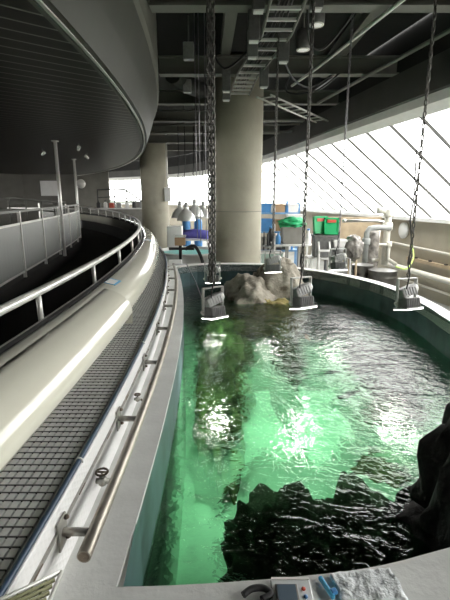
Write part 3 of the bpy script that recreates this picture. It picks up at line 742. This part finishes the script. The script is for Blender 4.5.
m = MB(); m.tube([(-1.0,9.0,3.6),(-.7,10,3.6),(.2,11.8,3.6)], .17, 16); tag(m.build('air_duct', M_ring), 'dark round air duct under the ceiling deck', 'duct')
for i, (x,y) in enumerate(((-.55,7.2),(-.75,9.3))):
    t = thing('sensor_box', ['small grey box hung beside the curved fascia before the second beam','small grey box hung beside the curved fascia behind the third beam'][i], 'box', (x,y,3.35))
    m = MB(); m.box((0,0,.1), (.16,.12,.24), bevel=.01); m.build('case', M_lamp, t)
    m = MB(); m.cyl((0,0,.22),(0,0,.58), .012, 8); m.build('rod', M_steel, t)
for i, y in enumerate((11.6,12.3,13.6)):
    m = MB(); m.tube([(X(-.7,y,3.),y,3.2),(-.1,y+.1,3.2),(2.0,y-.1,3.2)], .025, 8); tag(m.build('pipe', M_steel), 'thin grey pipe crossing under the far ceiling beams', 'pipe', 'ceiling pipes behind the column')

# ---------------------------------------------------------------- far corner between the columns
for i, (x,y,z,lab) in enumerate(((-1.46,14.2,.66,'dome lamp hanging lowest nearest the far concrete column'),(-1.17,13.2,.62,'dome lamp second from the far concrete column'),(-.97,14.,.72,'dome lamp third from the far concrete column'),(-.72,14.6,.64,'dome lamp hanging nearest the broad column'))):
    t = thing('dome_lamp', lab, 'pendant lamp', (x,y,z), 0, 'aluminium dome lamps hanging in the far corner')
    m = MB(); m.lathe([(.24,0),(.235,.03),(.2,.16),(.12,.28),(.07,.33),(.065,.4)], n=20, cap=False); m.build('shade', M_whiterail, t); t.scale = (1.2,1.2,1)
    m = MB(); m.lathe([(.05,.38),(.055,.4),(.05,.5),(.03,.54)], n=14); m.build('socket', M_lamp, t)
    m = MB(); m.tube([(0,0,.58),(.03,.02,.8),(-.04,0,1.0),(.05,0,1.15),(-.03,0,1.3),(0,0,1.5),(0,0,3.9-z)], .012, 6); m.build('cord', M_black, t)
tb = thing('round_tub', 'white round tub filled with pale cyan water behind the tank', 'tub', (-.88,11.0,FLOOR_Z))
m = MB(); m.lathe([(.78,0),(.85,1.12),(.9,1.14),(.9,1.19),(.82,1.19),(.80,1.0)], n=36, cap=False); m.build('shell', M_whiteplastic, tb)
m = MB(); m.lathe([(.001,1.12),(.825,1.12)], n=36, cap=False); m.build('tub_water', M_cyan, tb)
cb = thing('cabinet', 'pale low cabinet standing before the far windows', 'cabinet', (-1.45,12.6,FLOOR_Z))
m = MB(); m.box((0,0,.85), (.42,.4,1.7), bevel=.01); m.build('body', M_whiteplastic, cb)
m = MB(); m.box((0,-.21,.95), (.36,.02,1.3)); d_ = m.build('door', M_white, cb)
m = MB(); m.cyl((.12,-.24,.9),(.12,-.24,1.1), .012, 8); m.build('handle', M_dark, d_)
m = MB(); m.tube([(-1.35,13.2,.22),(-.9,13.1,.24),(-.5,13.0,.21)], [.12,.14,.13], 14); o = m.build('rolled_sheet', M_purple); tag(o, 'roll of purple sheeting lying on the white trestle', 'roll')
tr = thing('trestle', 'white trestle carrying the roll of purple sheeting', 'trestle', (-.95,13.1,FLOOR_Z))
m = MB(); m.box((0,0,1.26), (1.0,.3,.05)); m.build('top', M_white, tr)
for s in (-1,1):
    for q in (-1,1): mm = MB(); mm.cyl((s*.42,q*.1,1.24),(s*.46,q*.16,0), .022, 8); mm.build('leg', M_white, tr)
for i, (x,y,lab) in enumerate(((-1.42,16,'blue barrel nearer the far concrete column'),(-1.0,16.2,'blue barrel nearer the broad column'))):
    t = thing('barrel', lab, 'barrel', (x,y,FLOOR_Z), 0, 'blue barrels in the far corner')
    m = MB(); m.lathe([(.14,0),(.15,.1),(.15,1.6),(.13,1.72)], n=20); m.build('drum', M_bluepl, t)
    m = MB(); m.lathe([(.1,1.72),(.1,1.78),(.04,1.8)], n=16); m.build('lid', M_whiteplastic, t)
cam = thing('feeder_box', 'brown box on a black stand at the far tank corner', 'box', (-.97,9.35,FLOOR_Z))
m = MB(); m.box((0,0,1.58), (.22,.2,.17), bevel=.01); m.build('case', M_brown, cam)
m = MB(); m.box((0,0,1.69), (.25,.22,.04), bevel=.01); m.build('lid', M_whiteplastic, cam)
m = MB(); m.cyl((0,0,0),(0,0,1.5), .035, 10); m.build('pole', M_black, cam)
m = MB(); m.tube([(-.25,0,1.42),(.3,0,1.42)], .03, 8); m.build('crossbar', M_black, cam)
m = MB(); m.tube([tuple(p) for p in smooth_path([(-.85,9.3,.22),(-.66,9.2,.3),(-.52,9.1,.1),(-.45,9.0,-.12)], 5)], .035, 8); tag(m.build('suction_hose', M_black), 'thick black hose arching over the far tank corner', 'hose')
jb = thing('junction_box', 'white electrical box on the far concrete column', 'electrical box', (-2.28,17.6,1.14))
m = MB(); m.box((0,0,.28), (.24,.14,.54), bevel=.015); m.build('case', M_whiteplastic, jb)
m = MB(); m.box((0,-.075,.28), (.19,.02,.44)); m.build('cover', M_white, jb)
m = MB(); m.cyl((.0,0,.54),(.0,0,2.7), .03, 8); m.build('conduit', M_whiterail, jb)
m = MB(); m.box((-1.0,8.62,.03), (.26,.12,.1), bevel=.01); tag(m.build('switch_box', M_whiteplastic), 'small white box on the far end of the tank rim', 'box')

# far side of the bend, below the soffit
fc = thing('work_counter', 'long pale work counter along the far bend', 'counter', (-5.9,24.8,WALK_Z))
m = MB(); m.box((0,0,.9), (3.4,.7,.06)); m.build('top', M_white, fc)
m = MB(); m.box((0,0,.43), (3.2,.6,.86)); m.build('body', M_graybin, fc)
items = [(-7.1,'black','small black kettle at the concrete wall end of the work counter'),(-6.7,'white','white canister second from the concrete wall on the work counter'),(-6.35,'red','red box on the work counter'),(-5.95,'grey','grey box beside the red box on the work counter'),(-5.5,'white','white jar in the middle of the work counter'),(-5.1,'dark','dark bottle on the work counter'),(-4.7,'grey','grey canister at the column end of the work counter')]
for i, (x, c, lab) in enumerate(items):
    mt = dict(black=M_black, white=M_whiteplastic, red=M_red, grey=M_lamp, dark=M_dark)[c]; z = WALK_Z+.93
    if 'box' in lab:
        t = thing('box', lab, 'box', (x,24.7,z)); m = MB(); m.box((0,0,.14), (.26,.2,.28), bevel=.01); m.build('carton', mt, t); m = MB(); m.box((0,0,.285), (.27,.21,.02)); m.build('lid', M_white, t)
    else:
        t = thing('canister', lab, 'canister', (x,24.7,z)); m = MB(); m.lathe([(.1,0),(.11,.02),(.11,.26),(.05,.34)], n=16); m.build('body', mt, t); m = MB(); m.lathe([(.05,.33),(.055,.40),(.02,.42)], n=12); m.build('lid', M_dark if c != 'dark' else M_white, t)
sr = thing('stair_railing', 'dark stair handrail sloping down before the far windows', 'railing', (-5.6,26.5,WALK_Z))
hp = [(-7.6,26.4,1.75),(-6.6,26.4,1.80),(-5.9,26.4,1.75),(-5.0,26.4,1.1),(-4.95,26.4,.6)]
m = MB(); m.tube(hp, .045, 8); m.build('rail', M_dark, sr, True)
m = MB(); m.tube([(x,y,z-.45) for x,y,z in hp[:4]], .03, 8); m.build('rail', M_dark, sr, True)
for (x,y,z) in hp[:4]: mm = MB(); mm.cyl((x,y,WALK_Z),(x,y,z), .035, 8); mm.build('post', M_dark, sr, True)
eb = thing('equipment_cabinet', 'grey equipment cabinet at the foot of the far stair railing', 'cabinet', (-4.95,25.4,WALK_Z))
m = MB(); m.box((0,0,.65), (.55,.45,1.3), bevel=.01); m.build('body', M_lamp, eb)
m = MB(); m.box((0,-.235,.7), (.45,.02,1.0)); m.build('door', M_graybin, eb)
m = MB(); m.box((-8.7,28.,1.2), (2.8,.2,3.4)); struct(m.build('wall_far', M_wallconc))
fb = thing('wall_fan', 'white wall fan high on the far concrete wall', 'fan', (-7.55,21.8,1.95))
m = MB(); m.lathe([(.001,-.02),(.2,-.02),(.22,.0),(.2,.1),(.001,.12)], (.55,-.15,.0), 18, RX(PI/2), cap=False); m.build('guard', M_whiterail, fb)
m = MB(); m.cyl((.55,-.1,0),(.55,.1,-.1), .03, 8); m.build('arm', M_dark, fb)

# ---------------------------------------------------------------- staff area by the skylight wall
sh = thing('shelving_rack', 'blue steel shelving rack behind the concrete column', 'shelving', (1.6,13.1,FLOOR_Z))
for sx in (-.58,.58):
    for sy in (-.2,.2): mm = MB(); mm.box((sx,sy,1.18), (.05,.05,2.36)); mm.build('upright', M_bluesteel, sh)
SHZ = (.35,.95,1.5,2.05)
for z in SHZ: mm = MB(); mm.box((0,0,z), (1.2,.45,.05)); mm.build('shelf', M_bluesteel, sh)
def crate(loc, size, mt, label, name='crate', cat='crate', group=None, rz=0, taper=.9):
    t = thing(name, label, cat, loc, rz, group); w, d, h = [q/2 for q in size]; h *= 2; k = taper
    m = MB(); th = .02
    V = [(-w*k,-d*k,0),(w*k,-d*k,0),(w*k,d*k,0),(-w*k,d*k,0),(-w,-d,h),(w,-d,h),(w,d,h),(-w,d,h),(-w+th,-d+th,h),(w-th,-d+th,h),(w-th,d-th,h),(-w+th,d-th,h),(-w*k+th,-d*k+th,th),(w*k-th,-d*k+th,th),(w*k-th,d*k-th,th),(-w*k+th,d*k-th,th)]
    m.vf(V, [(0,3,2,1)]+[(i,(i+1)%4,4+(i+1)%4,4+i) for i in range(4)]+[(4+i,4+(i+1)%4,8+(i+1)%4,8+i) for i in range(4)]+[(8+i,8+(i+1)%4,12+(i+1)%4,12+i) for i in range(4)]+[(12,13,14,15)])
    m.build('body', mt, t)
    m = MB()
    for c, s in (((0,-d,h-.02),(2*w+.03,.025,.04)),((0,d,h-.02),(2*w+.03,.025,.04)),((-w,0,h-.02),(.025,2*d,.04)),((w,0,h-.02),(.025,2*d,.04))): m.box(c, s)
    m.build('rim', mt, t)
    return t
gsh = 'things on the blue shelving rack'
zz = lambda i: FLOOR_Z+SHZ[i]+.027
crate((1.2,13.05,zz(3)), (.34,.36,.26), M_bluepl, 'blue crate on the top shelf nearest the concrete column', group=gsh)
crate((1.62,13.05,zz(3)), (.3,.36,.24), M_brown, 'brown crate on the middle of the top shelf', group=gsh)
crate((2.0,13.05,zz(3)), (.3,.36,.24), M_whiteplastic, 'white crate on the top shelf at the skylight end', group=gsh)
crate((1.22,13.05,zz(2)), (.36,.36,.36), M_bluepl, 'blue tub on the second shelf nearest the concrete column', 'tub', 'tub', gsh)
crate((1.66,13.05,zz(2)), (.4,.36,.34), M_brown, 'brown box tub on the middle of the second shelf', 'tub', 'tub', gsh)
crate((2.0,12.9,zz(2)), (.26,.3,.4), M_whiteplastic, 'tall white tub on the second shelf at the skylight end', 'tub', 'tub', gsh)
crate((1.25,13.05,zz(1)), (.4,.36,.36), M_graybin, 'grey tub on the third shelf nearest the concrete column', 'tub', 'tub', gsh)
crate((1.7,13.05,zz(1)), (.34,.36,.32), M_dark, 'black tub on the third shelf', 'tub', 'tub', gsh)
crate((1.25,13.05,zz(0)), (.4,.36,.3), M_bluepl, 'blue tub on the bottom shelf', 'tub', 'tub', gsh)
def bottle(loc, mt, lab, s=1., group=None):
    t = thing('bottle', lab, 'bottle', loc, 0, group)
    m = MB(); m.lathe([(.05*s,0),(.055*s,.01*s),(.055*s,.16*s),(.025*s,.21*s),(.022*s,.25*s)], n=14); m.build('body', mt, t)
    m = MB(); m.lathe([(.026*s,.25*s),(.026*s,.28*s)], n=10); m.build('cap', M_bluepl, t)
bottle((1.44,12.92,zz(2)), M_whiteplastic, 'white bottle between the tubs on the second shelf', 1.2, gsh)
bottle((1.49,12.95,zz(1)), M_whiteplastic, 'white bottle between the tubs on the third shelf', 1.3, gsh)
bottle((1.41,12.9,zz(3)), M_whiteplastic, 'white bottle between the blue and brown crates on the top shelf', 1.2, gsh)

bottle((1.82,12.95,zz(3)), M_bluepl, 'blue bottle on the top shelf beside the brown crate', 1.25, gsh)
bottle((1.9,12.95,zz(1)), M_whiteplastic, 'white bottle at the skylight end of the third shelf', 1.4, gsh)
bottle((1.98,13.0,zz(1)), M_bluepl, 'blue bottle at the skylight end of the third shelf', 1.4, gsh)

def table(loc, w, d, h, label, rz=0, mt=None):
    t = thing('table', label, 'table', loc, rz); mt = mt or M_white
    m = MB(); m.box((0,0,h-.02), (w,d,.04), bevel=.006); m.build('table_top', mt, t)
    m = MB(); m.box((0,-d/2+.03,h*.42), (w-.06,.03,.03)); m.box((0,d/2-.03,h*.42), (w-.06,.03,.03)); m.build('stretcher', M_white, t)
    for sx in (-1,1):
        for sy in (-1,1): mm = MB(); mm.box((sx*(w/2-.03),sy*(d/2-.03),h/2-.02), (.04,.04,h-.04)); mm.build('leg', M_white, t)
    return t
table((1.62,10.5,FLOOR_Z), .95, .7, 1.42, 'white table carrying the grey bin and green tarp')
crate((1.62,10.5,FLOOR_Z+1.42), (.52,.5,.40), M_graybin, 'grey plastic bin on the white table, under a green tarp', 'bin', 'bin')
bottle((1.98,10.3,FLOOR_Z+1.42), M_whiteplastic, 'white bottle beside the grey bin on the white table', 1.3)
bottle((1.26,10.25,FLOOR_Z+1.42), M_bluepl, 'blue bottle on the white table at the column end', 1.1)
m = MB(); m.rock((0,0,0), (.3,.27,.14), 4, .4, 2.2, 51); o = m.build('tarp', M_greentarp); o.location = (1.6,10.5,.70); tag(o, 'crumpled green tarp heaped on the grey bin', 'tarp')
crate((1.95,12.3,.35), (.4,.4,.5), M_whiteplastic, 'white tub standing on a grey stand behind the green tarp', 'tub', 'tub')
st_ = thing('stand', 'grey stand under the white tub behind the green tarp', 'stand', (1.95,12.3,FLOOR_Z)); m = MB(); m.box((0,0,1.53), (.44,.44,.04)); m.build('top', M_graybin, st_)
for sx in (-1,1):
    for sy in (-1,1): mm = MB(); mm.box((sx*.18,sy*.18,.755), (.04,.04,1.51)); mm.build('leg', M_graybin, st_)
ct = thing('trolley', 'dark service trolley between the concrete column and the white table', 'trolley', (1.25,11.4,FLOOR_Z), .3)
for z in (.25,.75,1.25): mm = MB(); mm.box((0,0,z), (.4,.35,.03)); mm.build('shelf', M_lamp, ct)
for sx in (-1,1):
    for sy in (-1,1):
        mm = MB(); mm.cyl((sx*.18,sy*.15,.06),(sx*.18,sy*.15,1.62), .018, 8); p_ = mm.build('post', M_dark, ct)
        mm = MB(); mm.lathe([(.05,-.015),(.05,.015)], (sx*.18,sy*.15,.05), 12, RY(PI/2)); mm.build('wheel', M_black, p_)
bottle((1.2,11.4,FLOOR_Z+1.27), M_black, 'black bottle on the dark service trolley', 1.8)
bottle((1.34,11.35,FLOOR_Z+1.27), M_whiteplastic, 'white bottle on the dark service trolley', 1.3)
t_ = thing('glass_tank', 'pale greenish glass tank on a stand beside the concrete column', 'tank', (1.12,10.4,FLOOR_Z))
m = MB(); m.box((0,0,.98), (.5,.45,.44)); m.build('glass_body', mat('tank_glass_pale', (.42, .55, .5), .15), t_)
m = MB(); m.box((0,0,.38), (.48,.42,.74)); m.build('base_cabinet', M_lampdark, t_)
m = MB(); m.box((0,0,1.215), (.53,.48,.03)); m.build('frame', M_white, t_)
table((2.05,9.15,FLOOR_Z), .62, .5, 1.28, 'white table nearest the tank carrying the green crates')
def gcrate(loc, rz, lab, rx):
    t = thing('crate', lab, 'crate', loc, rz, 'green crates by the skylight wall'); 
    m = MB(); w, d, h = .3, .1, .36
    for c, s in (((0,0,.02),(w,d,.04)),((0,0,h-.02),(w,d,.04)),((-w/2+.015,0,h/2),(.03,d,h)),((w/2-.015,0,h/2),(.03,d,h)),((0,d/2-.01,h/2),(w,.02,h))): m.box(c, s)
    m.box((0,-.02,h/2), (w-.05,.03,h-.06)); m.build('body', M_green, t)
    m = MB(); m.box((0,-.052,h*.78), (.18,.012,.06)); m.build('label_strip', M_red, t)
    t.rotation_euler = (rx, 0, rz); return t
gcrate((2.02,9.15,.56), .2, 'green crate with red strip, the smaller-looking one nearest the black chain', -.2)
gcrate((2.22,9.05,.54), -.12, 'green crate with red strip, tilted beside the olive panel', -.35)
crate((2.1,9.1,FLOOR_Z+1.285), (.5,.36,.46), M_lampdark, 'dark grey carrier box under the green crates', 'carrier_box', 'box')
ch_ = thing('step_stool', 'white folding step stool leaning before the green crates', 'stool', (2.02,8.72,FLOOR_Z))
for sx in (-1,1):
    mm = MB(); mm.tube([(sx*.13,-.12,0),(sx*.11,.0,1.45),(sx*.11,.1,1.62)], .02, 8); mm.build('leg', M_white, ch_)
    mm = MB(); mm.tube([(sx*.13,.22,0),(sx*.11,.02,1.45)], .018, 8); mm.build('leg', M_white, ch_)
for z in (.5,1.0,1.45): mm = MB(); mm.box((0,.0,z), (.24,.14,.03)); mm.build('step', M_white, ch_)
crate((2.36,8.95,.30), (.26,.24,.16), M_whiteplastic, 'small white basin beside the step stool', 'basin', 'basin', taper=.75)
sd_ = thing('pedestal', 'grey pedestal under the small white basin', 'pedestal', (2.36,8.95,FLOOR_Z)); m = MB(); m.lathe([(.14,0),(.12,.05),(.1,1.4),(.12,1.5)], n=14); m.build('shaft', M_lampdark, sd_)
m = MB(); m.box((2.75,11.2,.52), (.2,.05,.5), RZ(-.1)); o = m.build('panel', M_olive); tag(o, 'olive glass panel leaning behind the green crates', 'panel')
f = MB()
for c, s in (((2.64,11.18,.52),(.025,.06,.54)),((2.86,11.16,.52),(.025,.06,.54))): f.box(c, s)
f.build('frame', M_white, o)
pz = MB(); pz.box((2.75,11.2,-.47), (.24,.3,1.46)); tag(pz.build('plinth', M_graybin), 'grey plinth under the olive glass panel', 'plinth')
m = MB(); m.box((3.75,13.2,.28), (1.9,.06,.9), RZ(-.16)); tag(m.build('plywood_board', M_plywood), 'tan plywood board standing behind the wrapped pump', 'board')
# pump wrapped in plastic
pu = thing('wrapped_pump', 'pump wrapped in crumpled clear plastic behind the white rim', 'pump', (2.72,9.1,FLOOR_Z))
m = MB(); m.rock((0,0,1.47), (.2,.18,.27), 4, .25, 2.2, 61, edge=.2); m.build('plastic_cover', M_wrap, pu)
for s in (-1,1):
    mm = MB(); mm.cyl((s*.1,0,0),(s*.07,0,1.3), .022, 8); mm.build('leg', M_plywood, pu)
gb = thing('metal_frame_stool', 'grey tubular stool frame holding a dark box before the pump', 'stool', (2.28,8.35,FLOOR_Z))
m = MB(); m.box((0,0,1.0), (.2,.2,.22), bevel=.01); m.build('box', M_lampdark, gb)
for sx in (-1,1):
    m = MB(); m.tube([(sx*.13,-.12,0),(sx*.13,-.12,1.35),(sx*.13,.12,1.35),(sx*.13,.12,0)], .014, 8); m.build('leg', M_lamp, gb)
m = MB(); m.box((0,0,.88), (.26,.24,.02)); m.build('shelf', M_lamp, gb)
def drum(loc, r, h, lab):
    t = thing('steel_drum', lab, 'drum', loc, 0, 'dark steel drums behind the white rim')
    m = MB(); pf = [(r*.97,0)]
    for k in range(1, 7): pf += [(r,h*k/7-.02),(r*1.04,h*k/7),(r,h*k/7+.02)]
    pf += [(r,h-.01),(r*1.03,h)]
    m.lathe(pf, n=30, cap=False); m.build('shell', M_drum, t)
    m = MB(); m.lathe([(.001,h+.03),(r*.6,h+.02),(r*1.0,h-.0)], n=30, cap=False); m.build('lid', M_drum, t)
drum((3.02,9.35,FLOOR_Z), .23, 1.07, 'smaller dark steel drum beside the wrapped pump')
drum((3.32,8.95,FLOOR_Z), .29, 1.02, 'larger dark steel drum nearest the tan wall')
fc_ = thing('filter_canister', 'tall grey filter canister standing among the pipes', 'canister', (3.55,10.4,FLOOR_Z))
m = MB(); m.lathe([(.15,0),(.16,.05),(.16,1.55),(.13,1.7),(.05,1.75)], n=20); m.build('body', M_wrap, fc_)
m = MB(); m.lathe([(.17,1.0),(.175,1.02),(.175,1.06),(.17,1.08)], n=20, cap=False); m.build('band', M_steelbright, fc_)
def pipe(pts, r, mt, lab, name='pipe', joints=()):
    t = thing(name, lab, 'pipe', pts[0]); 
    m = MB(); m.tube(pts, r, 12); m.build('tube', mt, t, True)
    for p in joints:
        m = MB(); m.lathe([(r*1.35,-r*1.2),(r*1.5,-r*.6),(r*1.5,r*.6),(r*1.35,r*1.2)], p, 12); m.build('joint', mt, t, True)
M_pvc = mat('pipe_pvc', (.66, .64, .57), .45, var=.06)
M_pvcgrey = mat('pipe_grey', (.3, .31, .3), .4, var=.15)
pipe([(2.95,10.8,.74),(3.75,10.8,.74),(3.98,10.8,.7)], .035, M_steelbright, 'horizontal steel pipe below the skylight sill, ending in a flange', joints=[(2.95,10.8,.74)])
pipe([(3.3,10.1,-.2),(3.3,10.1,.5),(3.36,10.1,.6),(3.5,10.1,.62),(3.85,10.1,.62)], .065, M_pvcgrey, 'thick grey elbow pipe over the filter canister', joints=[(3.3,10.1,.3)])
pipe([(3.92,10.5,-.3),(3.92,10.5,.9),(3.8,10.5,1.0),(3.65,10.5,1.0)], .08, M_pvc, 'thick pale upright pipe before the tan wall', joints=[(3.92,10.5,.62),(3.92,10.5,.95)])
pipe([(3.68,10.4,.55),(3.68,10.4,.2),(3.95,10.4,.2),(3.95,10.4,-.15),(4.2,10.5,-.3)], .05, M_pvc, 'pale stepped pipe branching beside the upright pipe', joints=[(3.95,10.4,.2)])
def wp(y, z, off):
    p, q = ring_at(y); return (p.x+q.x*(SOFF-.05-off), p.y+q.y*(SOFF-.05-off), z)
pipe([wp(y, .04-(12-y)*.01, .07) for y in lin(12.2, 6.5, 12)], .03, M_pvc, 'thin pale pipe high along the tan wall')
pipe([wp(y, -.58, .16) for y in lin(12.2, 6.5, 12)], .075, M_pvc, 'thick pale pipe running along the tan wall')
pipe([wp(y, -.9, .1) for y in lin(11.5, 6.5, 12)], .03, M_pvc, 'thin pale pipe low along the tan wall')
lg = MB(); P = [Vector(wp(y, 0, .085)[:2]) for y in lin(11.2, 6.5, 12)]
lg.path([(-.05,-.33),(-.05,-.25),(.06,-.25),(.06,-.33)], P, normals(P[::-1])[::-1]); o = lg.build('cable_trough', M_plywood); tag(o, 'tan cable trough fixed along the wall between two pale pipes', 'trough')
for y in (10.8,10.2,9.6,9.0):
    b = MB(); x_, y_, z_ = wp(y, -.24, .1); b.box((x_,y_,z_), (.06,.06,.05)); b.build('clamp', M_dark, o)
hx, hy, hz = wp(11.6, .42, .03); q = ring_at(11.6)[1]
ht = thing('wall_hatch', 'round white hatch cover on the tan wall beside the upright pipe', 'hatch', (hx,hy,hz), math.atan2(q.y,q.x))
m = MB(); m.lathe([(.001,.05),(.16,.045),(.2,.02),(.205,-.02)], (0,0,0), 28, RY(-PI/2), cap=False); m.build('cover', M_whiteplastic, ht)
m = MB(); m.lathe([(.2,-.01),(.225,-.01),(.225,.025),(.2,.025)], (0,0,0), 28, RY(-PI/2), cap=False); m.build('ring_frame', M_white, ht)
m = MB(); m.tube([tuple(p) for p in smooth_path([(3.6,9.0,-.12),(3.8,8.9,-.15),(4.05,9.2,.05),(4.15,9.6,.3)], 5)], .014, 6); tag(m.build('hose', M_yellow), 'thin yellow green hose beside the larger steel drum', 'hose')

# ---------------------------------------------------------------- things on the near rim
ps = thing('pouch', 'clear zip pouch holding a device on the near rim', 'pouch', (.225,1.155,.0))
m = MB(); m.box((0,0,.008), (.135,.15,.014), bevel=.004); m.build('sleeve', M_clear, ps)
m = MB(); m.box((-.018,-.005,.018), (.075,.1,.008), bevel=.002); dv = m.build('device', M_graybin, ps)
m = MB(); m.box((-.018,.005,.023), (.062,.07,.003)); m.build('screen', M_screen, dv)
for i, (x, y, mt) in enumerate(((.04,.03,M_red),(.042,.0,M_bluepl),(.05,-.03,M_red),(.035,-.035,M_bluepl))):
    m = MB(); m.lathe([(.007,.016),(.007,.019),(.001,.0195)], (x,y,0), 10); m.build('button', mt, ps)
m = MB(); m.box((0,.07,.016), (.13,.008,.006)); m.build('zip_strip', M_whiteplastic, ps)
tw = thing('towel', 'folded white towel lying on the near rim', 'towel', (.49,1.175,0))
m = MB(); NX, NY = 24, 18; V = []
for j in range(NY+1):
    for i in range(NX+1):
        x = -.11+.22*i/NX; y = -.09+.18*j/NY; V.append((x+.006*noise.noise(Vector((y*20,1,0))), y+.006*noise.noise(Vector((x*20,2,0))), .012+.008*noise.noise(Vector((x*22,y*22,3)))+.006*noise.noise(Vector((x*50,y*50,7)))))
F = [(j*(NX+1)+i, j*(NX+1)+i+1, (j+1)*(NX+1)+i+1, (j+1)*(NX+1)+i) for j in range(NY) for i in range(NX)]
m.vf(V, F, True); o = m.build('upper_fold', M_towel, tw); sm = o.modifiers.new('th', 'SOLIDIFY'); sm.thickness = .008
m = MB(); m.box((.002,.004,.004), (.215,.178,.006), bevel=.002); m.build('lower_fold', M_towel, tw); tw.rotation_euler = (0,0,.1)
pen = thing('blue_tool', 'bright blue clip handle lying at the towel edge', 'tool', (.345,1.195,.012), .35)
m = MB(); m.box((0,0,0), (.014,.085,.016), bevel=.004); m.build('grip', M_tileblue, pen)
m = MB(); m.box((.012,-.025,.004), (.02,.02,.012), bevel=.003); m.build('clip', M_bluepl, pen)
m = MB(); m.tube([tuple(p) for p in smooth_path([(.06,1.165,.012),(.09,1.185,.016),(.13,1.19,.014),(.155,1.17,.012),(.12,1.15,.012)], 5)], .011, 8); tag(m.build('strap', M_black), 'black strap coiled beside the clear pouch', 'strap')

# ---------------------------------------------------------------- light, camera
w = bpy.data.worlds.new('sky'); sc.world = w; w.use_nodes = True; nt = w.node_tree
bg = nt.nodes['Background']; bg.inputs['Strength'].default_value = 10.0; bg.inputs['Color'].default_value = (1.,.985,.95,1)
cd = bpy.data.cameras.new('camera'); co = bpy.data.objects.new('camera', cd); COL.objects.link(co)
cd.sensor_fit = 'VERTICAL'; cd.sensor_height = 36; cd.lens = 36*430/600; cd.clip_start = .05; cd.clip_end = 500
co.location = (0,0,1.3); co.rotation_euler = (PI/2-math.radians(13.4), 0, 0)
sc.camera = co
sc.view_settings.view_transform = 'Standard'; sc.view_settings.look = 'None'; sc.view_settings.gamma = 1; sc.view_settings.use_curve_mapping = False
sc.view_settings.exposure = -0.3
sc.cycles.max_bounces = 10; sc.cycles.transparent_max_bounces = 16; sc.cycles.caustics_reflective = False
sc.cycles.sample_clamp_indirect = 6
